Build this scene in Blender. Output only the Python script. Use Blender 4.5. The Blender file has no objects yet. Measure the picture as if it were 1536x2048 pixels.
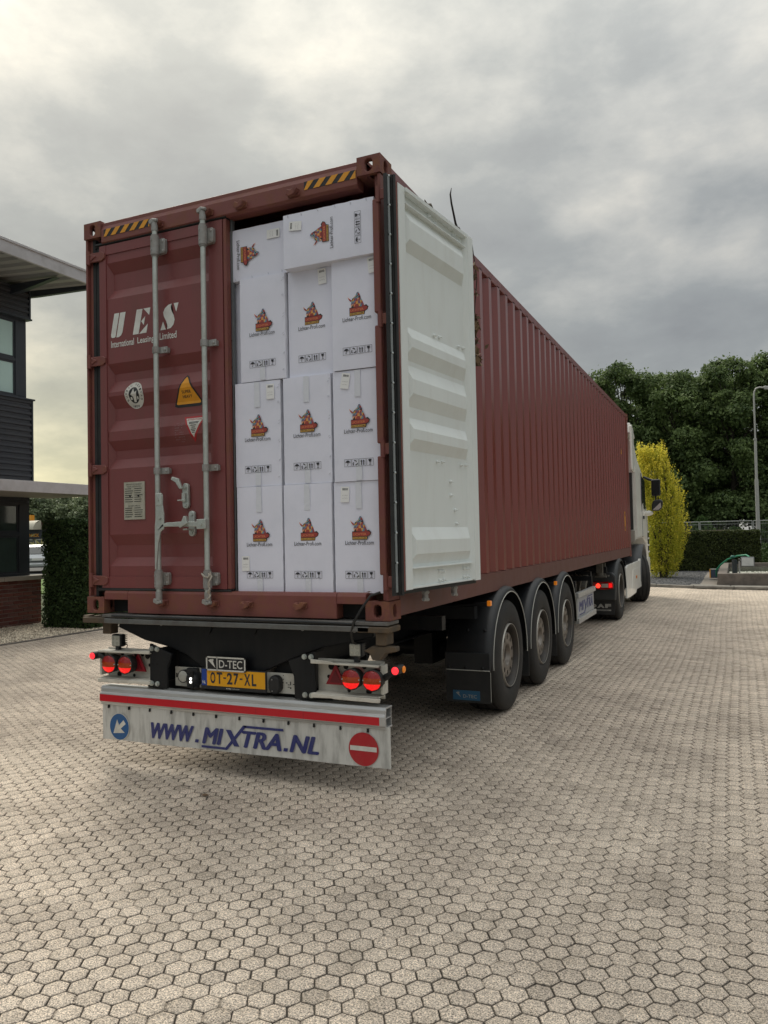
import bpy, bmesh, math, random
import numpy as np
from mathutils import Vector, Matrix, Euler
random.seed(7)
RNG = np.random.default_rng(7)
S = bpy.context.scene
COL = S.collection
PI = math.pi
R = math.radians

# ------------------------------------------------------------------ camera, sky, sun, exposure
yaw, pitch, roll, fpx = -0.424028535, 0.0305229584, -0.0209817469, 1550.65
fw = Vector((math.sin(yaw)*math.cos(pitch), math.cos(yaw)*math.cos(pitch), math.sin(pitch)))
rt = Vector((math.cos(yaw), -math.sin(yaw), 0))
up = rt.cross(fw)
rt2 = rt*math.cos(roll)+up*math.sin(roll)
up2 = -rt*math.sin(roll)+up*math.cos(roll)
cam = bpy.data.cameras.new('camera'); camo = bpy.data.objects.new('camera', cam); COL.objects.link(camo)
cam.sensor_fit = 'VERTICAL'; cam.sensor_height = 24; cam.sensor_width = 18
cam.lens = 24*fpx/2048; cam.clip_start = .05; cam.clip_end = 3000
M = Matrix.Identity(4)
for i in range(3):
    M[i][0] = rt2[i]; M[i][1] = up2[i]; M[i][2] = -fw[i]
M[0][3], M[1][3], M[2][3] = 3.1519786, -4.331677, 1.6008381
camo.matrix_world = M
S.camera = camo

SUN_AZ, SUN_EL = R(-47), R(46)          # azimuth from +y towards +x
sd = Vector((math.sin(SUN_AZ)*math.cos(SUN_EL), math.cos(SUN_AZ)*math.cos(SUN_EL), math.sin(SUN_EL)))
W = bpy.data.worlds.new('World'); S.world = W; W.use_nodes = True
nt = W.node_tree; nt.nodes.clear()
def N(nt, t, **k):
    n = nt.nodes.new(t)
    for a, b in k.items():
        if a in n.inputs.keys() if hasattr(n, 'inputs') else False: n.inputs[a].default_value = b
        else: setattr(n, a, b)
    return n
def L(nt, a, b): nt.links.new(a, b)
def mth(nt, op, a, b=None, c=None, clamp=False):
    n = nt.nodes.new('ShaderNodeMath'); n.operation = op; n.use_clamp = clamp
    for i, v in enumerate((a, b, c)):
        if v is None: continue
        if isinstance(v, (int, float)): n.inputs[i].default_value = v
        else: nt.links.new(v, n.inputs[i])
    return n.outputs[0]
def vmth(nt, op, a, b=None):
    n = nt.nodes.new('ShaderNodeVectorMath'); n.operation = op
    for i, v in enumerate((a, b)):
        if v is None: continue
        if isinstance(v, (tuple, list, Vector)): n.inputs[i].default_value = v
        else: nt.links.new(v, n.inputs[i])
    return n.outputs['Value' if op in ('DOT_PRODUCT', 'LENGTH') else 'Vector']
def mixc(nt, f, a, b, mode='MIX'):
    n = nt.nodes.new('ShaderNodeMix'); n.data_type = 'RGBA'; n.blend_type = mode
    for i, v in ((0, f), (6, a), (7, b)):
        if isinstance(v, (int, float)): n.inputs[i].default_value = v
        elif isinstance(v, (tuple, list)): n.inputs[i].default_value = tuple(v)[:3]+(1,)
        else: nt.links.new(v, n.inputs[i])
    return n.outputs[2]
def ramp(nt, f, stops, interp='LINEAR'):
    n = nt.nodes.new('ShaderNodeValToRGB'); cr = n.color_ramp; cr.interpolation = interp
    while len(cr.elements) < len(stops): cr.elements.new(.5)
    for e, (p, c) in zip(cr.elements, stops):
        e.position = p; e.color = tuple(c)[:3]+(1,) if not isinstance(c, (int, float)) else (c, c, c, 1)
    nt.links.new(f, n.inputs[0]); return n.outputs[0]
def noise(nt, vec, scale, detail=4, rough=.55, dist=0.0):
    n = nt.nodes.new('ShaderNodeTexNoise'); n.inputs['Scale'].default_value = scale
    n.inputs['Detail'].default_value = detail; n.inputs['Roughness'].default_value = rough
    n.inputs['Distortion'].default_value = dist
    if vec is not None: nt.links.new(vec, n.inputs['Vector'])
    return n.outputs['Fac']

tc = nt.nodes.new('ShaderNodeTexCoord'); dirv = tc.outputs['Generated']
sky = nt.nodes.new('ShaderNodeTexSky'); sky.sky_type = 'NISHITA'; sky.sun_disc = False
sky.sun_elevation = SUN_EL; sky.sun_rotation = SUN_AZ
sep = nt.nodes.new('ShaderNodeSeparateXYZ'); L(nt, dirv, sep.inputs[0])
zc = mth(nt, 'MAXIMUM', sep.outputs[2], 0.0)
den = mth(nt, 'ADD', zc, .34)
cmb = nt.nodes.new('ShaderNodeCombineXYZ')
L(nt, mth(nt, 'DIVIDE', sep.outputs[0], den), cmb.inputs[0]); L(nt, mth(nt, 'DIVIDE', sep.outputs[1], den), cmb.inputs[1])
P0 = cmb.outputs[0]
big = noise(nt, P0, 1.35, 3, .5, .15)
med = noise(nt, P0, 3.2, 7, .55, .15)
fine = noise(nt, vmth(nt, 'MULTIPLY', dirv, (1, 1, 2.0)), 7.0, 7, .6, .1)
dens = mth(nt, 'ADD', mth(nt, 'ADD', mth(nt, 'MULTIPLY', big, .46), mth(nt, 'MULTIPLY', med, .34)), mth(nt, 'MULTIPLY', fine, .20))
dens = mth(nt, 'MULTIPLY_ADD', dens, 4.5, -1.80, clamp=True)
cl = ramp(nt, dens, [(0, (1.25, 1.29, 1.30)), (.35, (1.50, 1.56, 1.55)), (.65, (2.05, 2.07, 1.99)), (1, (2.9, 2.82, 2.58))])
# brighter around the veiled sun
glow = mth(nt, 'MAXIMUM', vmth(nt, 'DOT_PRODUCT', dirv, tuple(sd)), 0.0)
g1 = mth(nt, 'POWER', glow, 6.0)
low = mth(nt, 'POWER', mth(nt, 'SUBTRACT', 1.0, mth(nt, 'MINIMUM', mth(nt, 'MULTIPLY', zc, 1.9), 1.0)), 3.0)
hdir = Vector((math.sin(R(-45)), math.cos(R(-45)), .12)).normalized()
g2 = mth(nt, 'MULTIPLY', mth(nt, 'POWER', mth(nt, 'MAXIMUM', vmth(nt, 'DOT_PRODUCT', dirv, tuple(hdir)), 0.0), 14.0), low)
cl = mixc(nt, g1, cl, mixc(nt, 1.0, cl, (1.55, 1.47, 1.30), 'MULTIPLY'))
cl = mixc(nt, mth(nt, 'MULTIPLY', g2, 1.0, clamp=True), cl, mixc(nt, 1.0, cl, (2.7, 2.4, 1.4), 'MULTIPLY'))
# overcast sky: lighter towards the zenith
zen = mth(nt, 'MULTIPLY_ADD', mth(nt, 'POWER', mth(nt, 'MINIMUM', zc, 1.0), 3.0), 4.2, 1.05)
cl = vmth(nt, 'SCALE', cl, None)
nt.links.new(zen, cl.node.inputs['Scale'])
out = mixc(nt, .95, sky.outputs[0], cl)
bg = nt.nodes.new('ShaderNodeBackground'); bg.inputs[1].default_value = .1
L(nt, out, bg.inputs[0]); wo = nt.nodes.new('ShaderNodeOutputWorld'); L(nt, bg.outputs[0], wo.inputs[0])

sl = bpy.data.lights.new('sun', 'SUN'); sl.energy = 1.1; sl.angle = R(24); sl.color = (1, .93, .8)
so = bpy.data.objects.new('sun', sl); COL.objects.link(so)
so.rotation_euler = (-sd).to_track_quat('-Z', 'Y').to_euler()
so.location = (0, 0, 30)
S.view_settings.view_transform = 'Standard'; S.view_settings.look = 'None'
S.view_settings.gamma = 1; S.view_settings.use_curve_mapping = False
S.view_settings.exposure = 0.88

# ------------------------------------------------------------------ materials
def mat(name, col, rough=.6, metal=0.0, var=0.0, vscale=3.0, dirt=None, dscale=2.0, damt=.5, bump=0.0, bscale=60, stretch=None, spec=.5, emit=None, es=0, coat=0, tone=None, dstops=(.45, .7)):
    m = bpy.data.materials.new(name); m.use_nodes = True; t = m.node_tree
    b = t.nodes['Principled BSDF']; b.inputs['Roughness'].default_value = rough; b.inputs['Metallic'].default_value = metal
    b.inputs['Specular IOR Level'].default_value = spec
    if coat: b.inputs['Coat Weight'].default_value = coat
    geo = t.nodes.new('ShaderNodeNewGeometry'); pos = geo.outputs['Position']
    if stretch:
        pos = vmth(t, 'MULTIPLY', pos, stretch)
    c = tuple(col)+(1,)
    cur = c
    if var:
        nz = noise(t, pos, vscale, 5, .6)
        k = mth(t, 'MULTIPLY_ADD', nz, 2*var, 1-var)
        n = t.nodes.new('ShaderNodeVectorMath'); n.operation = 'SCALE'; n.inputs[0].default_value = col
        t.links.new(k, n.inputs['Scale']); cur = n.outputs[0]
    if tone:
        at = t.nodes.new('ShaderNodeAttribute'); at.attribute_name = 'tone'
        cur = mixc(t, at.outputs['Fac'], cur, tone)
    if dirt:
        nz = noise(t, pos, dscale, 8, .65)
        f = ramp(t, nz, [(dstops[0], 0.0), (dstops[1], 1.0)])
        cur = mixc(t, mth(t, 'MULTIPLY', f, damt), cur, dirt)
        rr = mth(t, 'MULTIPLY_ADD', f, .25*damt, rough, clamp=True); t.links.new(rr, b.inputs['Roughness'])
    if isinstance(cur, tuple): b.inputs['Base Color'].default_value = cur
    else: t.links.new(cur, b.inputs['Base Color'])
    if bump:
        bp = t.nodes.new('ShaderNodeBump'); bp.inputs['Strength'].default_value = bump; bp.inputs['Distance'].default_value = .01
        t.links.new(noise(t, geo.outputs['Position'], bscale, 4, .6), bp.inputs['Height']); t.links.new(bp.outputs[0], b.inputs['Normal'])
    if emit:
        b.inputs['Emission Color'].default_value = tuple(emit)+(1,); b.inputs['Emission Strength'].default_value = es
    return m

MAROON = mat('maroon_paint', (.205, .056, .055), .42, var=.10, vscale=1.2, dirt=(.15, .075, .06), dscale=1.6, damt=.5, bump=.10, bscale=5, dstops=(.48, .78), stretch=(3, 3, .6))
SIDEP = mat('maroon_side_paint', (.205, .032, .025), .28, var=.12, vscale=.9, dirt=(.19, .075, .06), dscale=1.6, damt=.3, spec=1.0, stretch=(1, 1, .5), dstops=(.5, .8), bump=.05, bscale=3)
MAROOND = mat('maroon_paint_worn', (.195, .060, .052), .55, var=.15, vscale=4, dirt=(.2, .085, .04), dscale=9, damt=.65, bump=.1, bscale=60)
RUST = mat('rusty_maroon', (.18, .06, .048), .7, var=.2, vscale=8, dirt=(.26, .12, .05), dscale=14, damt=.8, bump=.25, bscale=90)
GREYW = mat('door_white_paint', (.77, .81, .80), .5, var=.05, vscale=2, dirt=(.40, .34, .26), dscale=2.5, damt=.16, bump=.02, stretch=(3, 3, .7), dstops=(.5, .8))
GALV = mat('galvanised_steel', (.52, .56, .53), .5, .55, var=.18, vscale=30, dirt=(.25, .2, .15), dscale=9, damt=.35, bump=.1, bscale=120)
GALVD = mat('galvanised_dull', (.34, .34, .33), .6, .3, var=.2, vscale=25, dirt=(.2, .14, .1), dscale=11, damt=.5)
RUBBER = mat('black_rubber', (.014, .015, .016), .55, var=.3, vscale=10, dirt=(.06, .055, .05), dscale=6, damt=.4)
BLACKP = mat('black_chassis_paint', (.009, .010, .012), .45, var=.25, vscale=6, dirt=(.026, .025, .023), dscale=3, damt=.4, stretch=(3, 3, .6), spec=.3)
PLAST = mat('black_plastic', (.014, .016, .019), .42, var=.15, vscale=6, dirt=(.04, .04, .04), dscale=3, damt=.35)
TYRE = mat('tyre_rubber', (.016, .0155, .015), .7, var=.3, vscale=14, dirt=(.055, .048, .042), dscale=5, damt=.55, bump=.2, bscale=40)
RIM = mat('dusty_rim', (.045, .040, .036), .5, .3, var=.25, vscale=12, dirt=(.08, .065, .05), dscale=10, damt=.6)
RIMD = mat('wheel_disc_steel', (.24, .215, .19), .36, .65, var=.25, vscale=12, dirt=(.07, .06, .05), dscale=9, damt=.6)
LIP = mat('rim_lip', (.42, .40, .36), .4, .5)
DARKH = mat('dark_hole', (.006, .006, .006), .8)
ALU = mat('aluminium', (.52, .53, .53), .38, .6, var=.12, vscale=8, dirt=(.22, .2, .17), dscale=5, damt=.45, stretch=(.6, 6, 6))
BOARD = mat('board_white', (.58, .58, .55), .5, var=.12, vscale=6, dirt=(.15, .145, .13), dscale=3.2, damt=.75, stretch=(5, 1, 1.1), dstops=(.46, .78))
CREAM = mat('cream_steel', (.62, .60, .53), .5, var=.06, vscale=5, dirt=(.25, .21, .16), dscale=7, damt=.5)
WHITEC = mat('cab_white', (.84, .83, .78), .3, var=.03, vscale=2, dirt=(.5, .45, .36), dscale=2.5, damt=.3, coat=.3)
CARD = mat('white_cardboard', (.82, .83, .95), .6, var=.03, vscale=3, dirt=(.72, .74, .85), dscale=5, damt=.5, bump=.05, bscale=14)
CARDE = mat('cardboard_side', (.76, .77, .84), .7, var=.05, vscale=5)
INKB = mat('black_ink', (.03, .03, .04), .6)
TAPE = mat('clear_tape', (.74, .76, .83), .22, var=.05, vscale=20, bump=.12, bscale=70)
LABEL = mat('paper_label', (.88, .88, .88), .6)
DENT = mat('cardboard_dent', (.62, .63, .72), .7)
PRED = mat('print_maroon', (.36, .06, .05), .6); PYEL = mat('print_yellow', (.72, .42, .10), .6)
PTEAL = mat('print_teal', (.16, .30, .36), .6); PBLU = mat('print_slate', (.20, .12, .20), .6); PSKIN = mat('print_peach', (.72, .40, .24), .6)
WHITEI = mat('white_lettering', (.72, .74, .70), .55, dirt=(.4, .3, .28), dscale=12, damt=.3)
BLUEI = mat('blue_lettering', (.022, .03, .16), .5, var=.1, dirt=(.12, .12, .16), dscale=14, damt=.4, stretch=(4, 1, 1))
SBLUE = mat('sign_blue', (.01, .09, .27), .45, dirt=(.06, .12, .2), dscale=9, damt=.3)
SRED = mat('sign_red', (.42, .012, .02), .45, dirt=(.3, .1, .08), dscale=9, damt=.4)
SWHITE = mat('sign_white', (.66, .65, .60), .5, dirt=(.35, .33, .28), dscale=9, damt=.5)
REFL = mat('reflective_red', (.52, .004, .016), .28, var=.06)
YEL = mat('warning_yellow', (.78, .34, .02), .5, dirt=(.35, .18, .05), dscale=14, damt=.3)
BLK = mat('warning_black', (.02, .02, .022), .5)
PLATEY = mat('plate_yellow', (.80, .38, .008), .35, var=.06)
PLATEB = mat('plate_blue', (.01, .05, .3), .4)
REDL = mat('red_lens', (.30, .006, .006), .12, spec=.8)
REDLIT = mat('red_lens_lit', (.5, .01, .01), .2, emit=(1, .010, .010), es=.42)
REDMRK = mat('red_marker_lit', (.6, .02, .03), .2, emit=(1, .03, .04), es=.7)
ORL = mat('orange_lens', (.38, .05, .006), .15)
AMB = mat('amber_lens', (.6, .16, .01), .15, emit=(1, .3, .02), es=.12)
CLEARL = mat('clear_lens', (.6, .62, .6), .12, spec=.9)
LAMPG = mat('lamp_reflector', (.45, .46, .42), .2, .4)
TRI = mat('triangle_reflector', (.24, .003, .012), .35)
PLATEM = mat('data_plate', (.5, .48, .40), .4, .3, dirt=(.3, .28, .2), dscale=20, damt=.5)
CLAD = mat('anthracite_cladding', (.045, .050, .060), .45, var=.08, vscale=1.2, dirt=(.07, .07, .07), dscale=2, damt=.3)
FRAME = mat('anthracite_frame', (.035, .042, .054), .4, var=.06)
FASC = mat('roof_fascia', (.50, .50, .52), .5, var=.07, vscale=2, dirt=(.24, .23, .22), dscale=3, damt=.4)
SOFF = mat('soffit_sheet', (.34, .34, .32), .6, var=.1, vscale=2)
SILL = mat('concrete_sill', (.38, .35, .30), .8, var=.12, vscale=8, bump=.1)
MORT = mat('mortar', (.33, .28, .25), .95, var=.15, vscale=12, bump=.2)
BRICKS = [mat('brick_red', c, .85, var=.22, vscale=16, bump=.3, bscale=90) for c in ((.150, .048, .038), (.175, .062, .046), (.125, .044, .036), (.155, .07, .058))]
CONC = mat('basin_concrete', (.17, .145, .125), .85, var=.2, vscale=4, dirt=(.06, .055, .05), dscale=5, damt=.6, bump=.2)
CONCL = mat('kerb_concrete', (.24, .225, .20), .85, var=.18, vscale=4, dirt=(.1, .09, .08), dscale=6, damt=.6, bump=.15)
WOODP = mat('grey_plank', (.20, .175, .15), .8, var=.25, vscale=3, stretch=(1, 12, 1))
BARK = mat('bark', (.05, .042, .032), .9, var=.3, vscale=8, bump=.4, bscale=20)
def glass(name, col=(.20, .27, .26), rough=.04):
    m = mat(name, col, rough, spec=1.0); return m
def leafmat(name, a, b, tr=.25):
    m = bpy.data.materials.new(name); m.use_nodes = True; t = m.node_tree; bs = t.nodes['Principled BSDF']
    at = t.nodes.new('ShaderNodeAttribute'); at.attribute_name = 'tone'
    geo = t.nodes.new('ShaderNodeNewGeometry')
    nz = noise(t, geo.outputs['Position'], .6, 3)
    f = mth(t, 'MULTIPLY_ADD', nz, .8, mth(t, 'MULTIPLY_ADD', at.outputs['Fac'], .8, -.3), clamp=True)
    c = mixc(t, f, a, b); L(t, c, bs.inputs['Base Color']); bs.inputs['Roughness'].default_value = .6
    bs.inputs['Specular IOR Level'].default_value = .25
    tl = t.nodes.new('ShaderNodeBsdfTranslucent'); L(t, c, tl.inputs[0])
    mx = t.nodes.new('ShaderNodeMixShader'); mx.inputs[0].default_value = tr
    L(t, bs.outputs[0], mx.inputs[1]); L(t, tl.outputs[0], mx.inputs[2]); L(t, mx.outputs[0], t.nodes['Material Output'].inputs[0])
    return m
LTREE = leafmat('tree_leaves', (.040, .072, .030), (.23, .31, .11), .35)
LTREE2 = leafmat('tree_leaves_far', (.09, .12, .075), (.24, .29, .15))  # paler green, distance haze put into the leaf colour
LHEDGE = leafmat('hedge_leaves', (.015, .032, .014), (.075, .125, .040), .2)
LHEDGER = leafmat('far_hedge_leaves', (.022, .036, .010), (.085, .105, .028), .2)
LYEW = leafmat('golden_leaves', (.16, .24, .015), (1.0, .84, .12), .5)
LBUSH = leafmat('bush_leaves', (.03, .065, .02), (.11, .18, .05), .25)
LDRY = leafmat('dry_leaves', (.10, .065, .04), (.36, .25, .16), .1)

# ------------------------------------------------------------------ mesh builder
class MB:
    def __init__(s): s.v = []; s.f = []; s.mi = []; s.m = 0; s.sm = []; s.smooth = False; s.X = None
    def add(s, vs, fs):
        o = len(s.v)
        s.v += [tuple(s.X @ Vector(v)) if s.X is not None else tuple(v) for v in vs]
        for f in fs: s.f.append(tuple(o+i for i in f)); s.mi.append(s.m); s.sm.append(s.smooth)
        return s
    def box(s, x0, x1, y0, y1, z0, z1):
        vs = [(x, y, z) for z in (z0, z1) for y in (y0, y1) for x in (x0, x1)]
        return s.add(vs, [(0, 2, 3, 1), (4, 5, 7, 6), (0, 1, 5, 4), (2, 6, 7, 3), (0, 4, 6, 2), (1, 3, 7, 5)])
    def prism(s, pts, a0, a1, ax='y'):
        """polygon pts (p,q) extruded along ax: y->(p,a,q); x->(a,p,q); z->(p,q,a)"""
        f = {'y': lambda p, a: (p[0], a, p[1]), 'x': lambda p, a: (a, p[0], p[1]), 'z': lambda p, a: (p[0], p[1], a)}[ax]
        n = len(pts); vs = [f(p, a0) for p in pts]+[f(p, a1) for p in pts]
        return s.add(vs, [tuple(range(n)), tuple(range(2*n-1, n-1, -1))]+[(i, i+n, (i+1) % n+n, (i+1) % n) for i in range(n)])
    def tube(s, path, r, n=8, cap=True):
        P = [Vector(p) for p in path]; rs = r if isinstance(r, (list, tuple)) else [r]*len(P)
        vs = []; t0 = (P[1]-P[0]).normalized(); a = t0.orthogonal().normalized()
        for i, p in enumerate(P):
            t = (P[min(i+1, len(P)-1)]-P[max(i-1, 0)]).normalized()
            a = (a-t*a.dot(t)).normalized(); b = t.cross(a)
            vs += [p+(a*math.cos(2*PI*k/n)+b*math.sin(2*PI*k/n))*rs[i] for k in range(n)]
        fs = [(i*n+k, i*n+(k+1) % n, (i+1)*n+(k+1) % n, (i+1)*n+k) for i in range(len(P)-1) for k in range(n)]
        sm = s.smooth; s.smooth = True; s.add(vs, fs); s.smooth = sm
        if cap: s.add(vs[:n], [tuple(range(n-1, -1, -1))]); s.add(vs[-n:], [tuple(range(n))])
        return s
    def cyl(s, a, b, r, n=16): return s.tube([a, b], r, n)
    def rev(s, prof, c, ax='x', n=32, smooth=True):
        """prof list of (a, r) along axis from centre c"""
        vs = []
        for a, r in prof:
            for k in range(n):
                t = 2*PI*k/n; u, w = r*math.cos(t), r*math.sin(t)
                d = {'x': (a, u, w), 'y': (u, a, w), 'z': (u, w, a)}[ax]
                vs.append((c[0]+d[0], c[1]+d[1], c[2]+d[2]))
        fs = [(i*n+k, i*n+(k+1) % n, (i+1)*n+(k+1) % n, (i+1)*n+k) for i in range(len(prof)-1) for k in range(n)]
        sm = s.smooth; s.smooth = smooth; s.add(vs, fs); s.smooth = sm
        return s
    def sphere(s, c, r, n=10, sc=(1, 1, 1)):
        vs = []; m = n//2
        for i in range(m+1):
            th = PI*i/m
            for k in range(n):
                ph = 2*PI*k/n
                vs.append((c[0]+r*sc[0]*math.sin(th)*math.cos(ph), c[1]+r*sc[1]*math.sin(th)*math.sin(ph), c[2]+r*sc[2]*math.cos(th)))
        fs = [(i*n+k, i*n+(k+1) % n, (i+1)*n+(k+1) % n, (i+1)*n+k) for i in range(m) for k in range(n)]
        sm = s.smooth; s.smooth = True; s.add(vs, fs); s.smooth = sm
        return s
    def holed(s, mp, w, h, hw, hh, d, n=24):
        """rectangular plate w x h (centred) with a stadium hole hw x hh, thickness d; mp maps (a,b,depth)->xyz"""
        outr = []; inn = []
        for k in range(n):
            t = 2*PI*(k+.5)/n; c, q = math.cos(t), math.sin(t)
            m = max(abs(c)/(w/2), abs(q)/(h/2)); outr.append([c/m, q/m])
            rr = min(hw, hh)/2; ex = (hw/2-rr, hh/2-rr)
            inn.append((rr*c+math.copysign(ex[0], c), rr*q+math.copysign(ex[1], q)))
        for cx in (-1, 1):
            for cy in (-1, 1):
                i = min(range(n), key=lambda i: (outr[i][0]-cx*w/2)**2+(outr[i][1]-cy*h/2)**2); outr[i] = [cx*w/2, cy*h/2]
        vs = [mp(a, b, 0) for a, b in outr]+[mp(a, b, 0) for a, b in inn]+[mp(a, b, d) for a, b in inn]
        fs = []
        for k in range(n):
            j = (k+1) % n
            fs.append((k, j, n+j, n+k)); fs.append((n+k, n+j, 2*n+j, 2*n+k))
        return s.add(vs, fs)
    def mesh(s, name, mats):
        me = bpy.data.meshes.new(name); me.from_pydata(s.v, [], s.f)
        for m in (mats if isinstance(mats, (list, tuple)) else [mats]): me.materials.append(m)
        me.polygons.foreach_set('material_index', s.mi); me.polygons.foreach_set('use_smooth', s.sm)
        me.update(); return me
    def build(s, name, mats, parent=None, bevel=0, seg=1, label=None, kind=None):
        me = s.mesh(name, mats)
        bm = bmesh.new(); bm.from_mesh(me); bmesh.ops.recalc_face_normals(bm, faces=bm.faces); bm.to_mesh(me); bm.free()
        return link(name, me, parent, bevel, seg, label, kind)
def link(name, me, parent=None, bevel=0, seg=1, label=None, kind=None):
    o = bpy.data.objects.new(name, me); COL.objects.link(o)
    if parent is not None:
        o.parent = parent
        if parent.type == 'EMPTY' and parent.get('_w'): o.location = -parent.location
    if bevel:
        md = o.modifiers.new('bevel', 'BEVEL'); md.width = bevel; md.segments = seg; md.limit_method = 'ANGLE'; md.angle_limit = R(35)
    if label: o['label'] = label
    if kind: o['kind'] = kind
    return o
def thing(name, label, cat, loc=(0, 0, 0), world=True, group=None, rz=0):
    o = bpy.data.objects.new(name, None); COL.objects.link(o); o.location = loc; o.rotation_euler.z = rz
    o.empty_display_size = .1
    o['label'] = label; o['category'] = cat
    if world: o['_w'] = 1
    if group: o['group'] = group
    return o
def tag(o, label, cat, group=None, kind=None):
    o['label'] = label; o['category'] = cat
    if group: o['group'] = group
    if kind: o['kind'] = kind
    return o
def copy_tree(o, parent=None):
    c = o.copy(); COL.objects.link(c); c.parent = parent
    for ch in list(o.children): copy_tree(ch, c)
    return c
_tx = {}
def text_geo(s, bold=0.0, shear=0.0, space=1.0):
    k = (s, bold, shear, space)
    if k not in _tx:
        cu = bpy.data.curves.new('t', 'FONT'); cu.body = s; cu.offset = bold; cu.shear = shear; cu.space_character = space; cu.resolution_u = 3
        ob = bpy.data.objects.new('t', cu); COL.objects.link(ob)
        dg = bpy.context.evaluated_depsgraph_get(); me = bpy.data.meshes.new_from_object(ob.evaluated_get(dg))
        v = np.array([x.co[:2] for x in me.vertices]); f = [tuple(p.vertices) for p in me.polygons]
        bpy.data.objects.remove(ob); bpy.data.curves.remove(cu); bpy.data.meshes.remove(me)
        v = (v-v.min(0))/(v.max(0)-v.min(0)); _tx[k] = (v, f)
    return _tx[k]
def text(mb, s, mp, x0, x1, z0, z1, bold=0.0, shear=0.0, space=1.0):
    v, f = text_geo(s, bold, shear, space)
    mb.add([mp(x0+a*(x1-x0), z0+b*(z1-z0)) for a, b in v], f)
    return mb
def disc(mb, c, r, mp, n=32, sx=1):
    mb.add([mp(c[0]+r*sx*math.cos(2*PI*k/n), c[1]+r*math.sin(2*PI*k/n)) for k in range(n)], [tuple(range(n))])
def poly(mb, pts, mp): mb.add([mp(*p) for p in pts], [tuple(range(len(pts)))])
def thick(o, t=.001):
    md = o.modifiers.new('thickness', 'SOLIDIFY'); md.thickness = t; md.offset = 0; return o

# ------------------------------------------------------------------ setting: ground
gm = bpy.data.materials.new('ground_verge'); gm.use_nodes = True; t = gm.node_tree
geo = t.nodes.new('ShaderNodeNewGeometry'); b = t.nodes['Principled BSDF']; b.inputs['Roughness'].default_value = .9
c = ramp(t, noise(t, geo.outputs['Position'], .8, 6), [(.3, (.035, .06, .02)), (.7, (.09, .10, .04))]); L(t, c, b.inputs['Base Color'])
g = MB(); g.box(-400, 400, -60, 700, -1.0, -.06); g.build('ground', gm, kind='structure')
SAND = mat('joint_sand', (.070, .060, .049), .95, var=.3, vscale=5, bump=.1, dirt=(.20, .175, .14), dscale=3.5, damt=.6)
g = MB(); g.add([(-7.42, -25, -.0085), (14, -25, -.0085), (14, 17.8, -.0085), (3.9, 17.8, -.0085), (2.3, 18.12, -.0085), (-7.42, 23.4, -.0085)], [(0, 1, 2, 3, 4, 5)])
# kerb line across the far end (slightly skewed like the photograph)
def kerb_y(x): return 17.75+max(0, 3.9-x)*.2+max(0, 2.3-x)*.35
# paver material
pm = bpy.data.materials.new('concrete_paver'); pm.use_nodes = True; t = pm.node_tree; b = t.nodes['Principled BSDF']
geo = t.nodes.new('ShaderNodeNewGeometry'); pos = geo.outputs['Position']
at = t.nodes.new('ShaderNodeAttribute'); at.attribute_name = 'tone'
basec = mixc(t, at.outputs['Fac'], (.075, .066, .055), (.69, .60, .505))
spk = ramp(t, noise(t, pos, 170, 2, .7), [(.34, (.22, .22, .24)), (.48, (.95, .95, .95)), (.64, (1.6, 1.56, 1.5))])
spk2 = ramp(t, noise(t, pos, 75, 3, .7), [(.35, (.66, .65, .64)), (.5, (1, 1, 1)), (.65, (1.25, 1.22, 1.18))])
cc = mixc(t, 1.0, mixc(t, 1.0, basec, spk, 'MULTIPLY'), spk2, 'MULTIPLY')
stn = ramp(t, noise(t, pos, .9, 7, .66, .6), [(.44, 0.0), (.60, 1.0)])
cc = mixc(t, mth(t, 'MULTIPLY', stn, .46), cc, mixc(t, 1.0, cc, (.56, .55, .55), 'MULTIPLY'))
st2 = ramp(t, noise(t, pos, 7, 6, .7), [(.49, 0.0), (.66, 1.0)])
cc = mixc(t, mth(t, 'MULTIPLY', st2, .5), cc, mixc(t, 1.0, cc, (.6, .59, .56), 'MULTIPLY'))
L(t, cc, b.inputs['Base Color']); b.inputs['Roughness'].default_value = .82; b.inputs['Specular IOR Level'].default_value = .35
bp = t.nodes.new('ShaderNodeBump'); bp.inputs['Strength'].default_value = .55; bp.inputs['Distance'].default_value = .003
L(t, noise(t, pos, 190, 3, .7), bp.inputs['Height']); L(t, bp.outputs[0], b.inputs['Normal'])
PAVER = pm
yard = g.build('paved_yard', SAND, kind='structure')

PT = .092; DX = PT*math.sqrt(3)/2; RAD = PT/math.sqrt(3)
def wob(x, y): # slow waviness of the laid courses
    return .010*np.sin(x*1.3+.7*y)+.008*np.sin(.9*y+2), .012*np.sin(x*.9+1)+.006*np.sin(1.7*y+x)
ci = np.arange(int(-7.42/DX), int(6.2/DX)); ri = np.arange(int(-3.6/PT), int(20.5/PT))
CI, RI = np.meshgrid(ci, ri, indexing='ij')
X = CI*DX; Y = RI*PT+(CI % 2)*PT/2
wx, wy = wob(X, Y); X = X+wx; Y = Y+wy
C0 = np.array([3.152, -4.332])
edge = (Y > -4.33+(-X+3.15)*.80-.9-.06*(-X+3.15)*0)
left_ok = (X-3.15)*(4.34+4.33)-(Y+4.33)*(-7.44-3.15) > -12
right_ok = X < 3.25+.034*(Y+1.5)+1.6
farleft = ~((X < -1.4) & (Y > 10.5))
mask = (X > -7.38) & (X < 6.0) & (Y < 17.71+np.maximum(0, 3.9-X)*.2+np.maximum(0, 2.3-X)*.35) & left_ok & right_ok & farleft & (Y > -3.4)
mask &= ~((X < -.5) & (Y > 16))
pair = np.zeros_like(X)
tone = RNG.random(X.shape)
hasp = RNG.random((X.shape[0]//2+1, X.shape[1])) < .3
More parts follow.
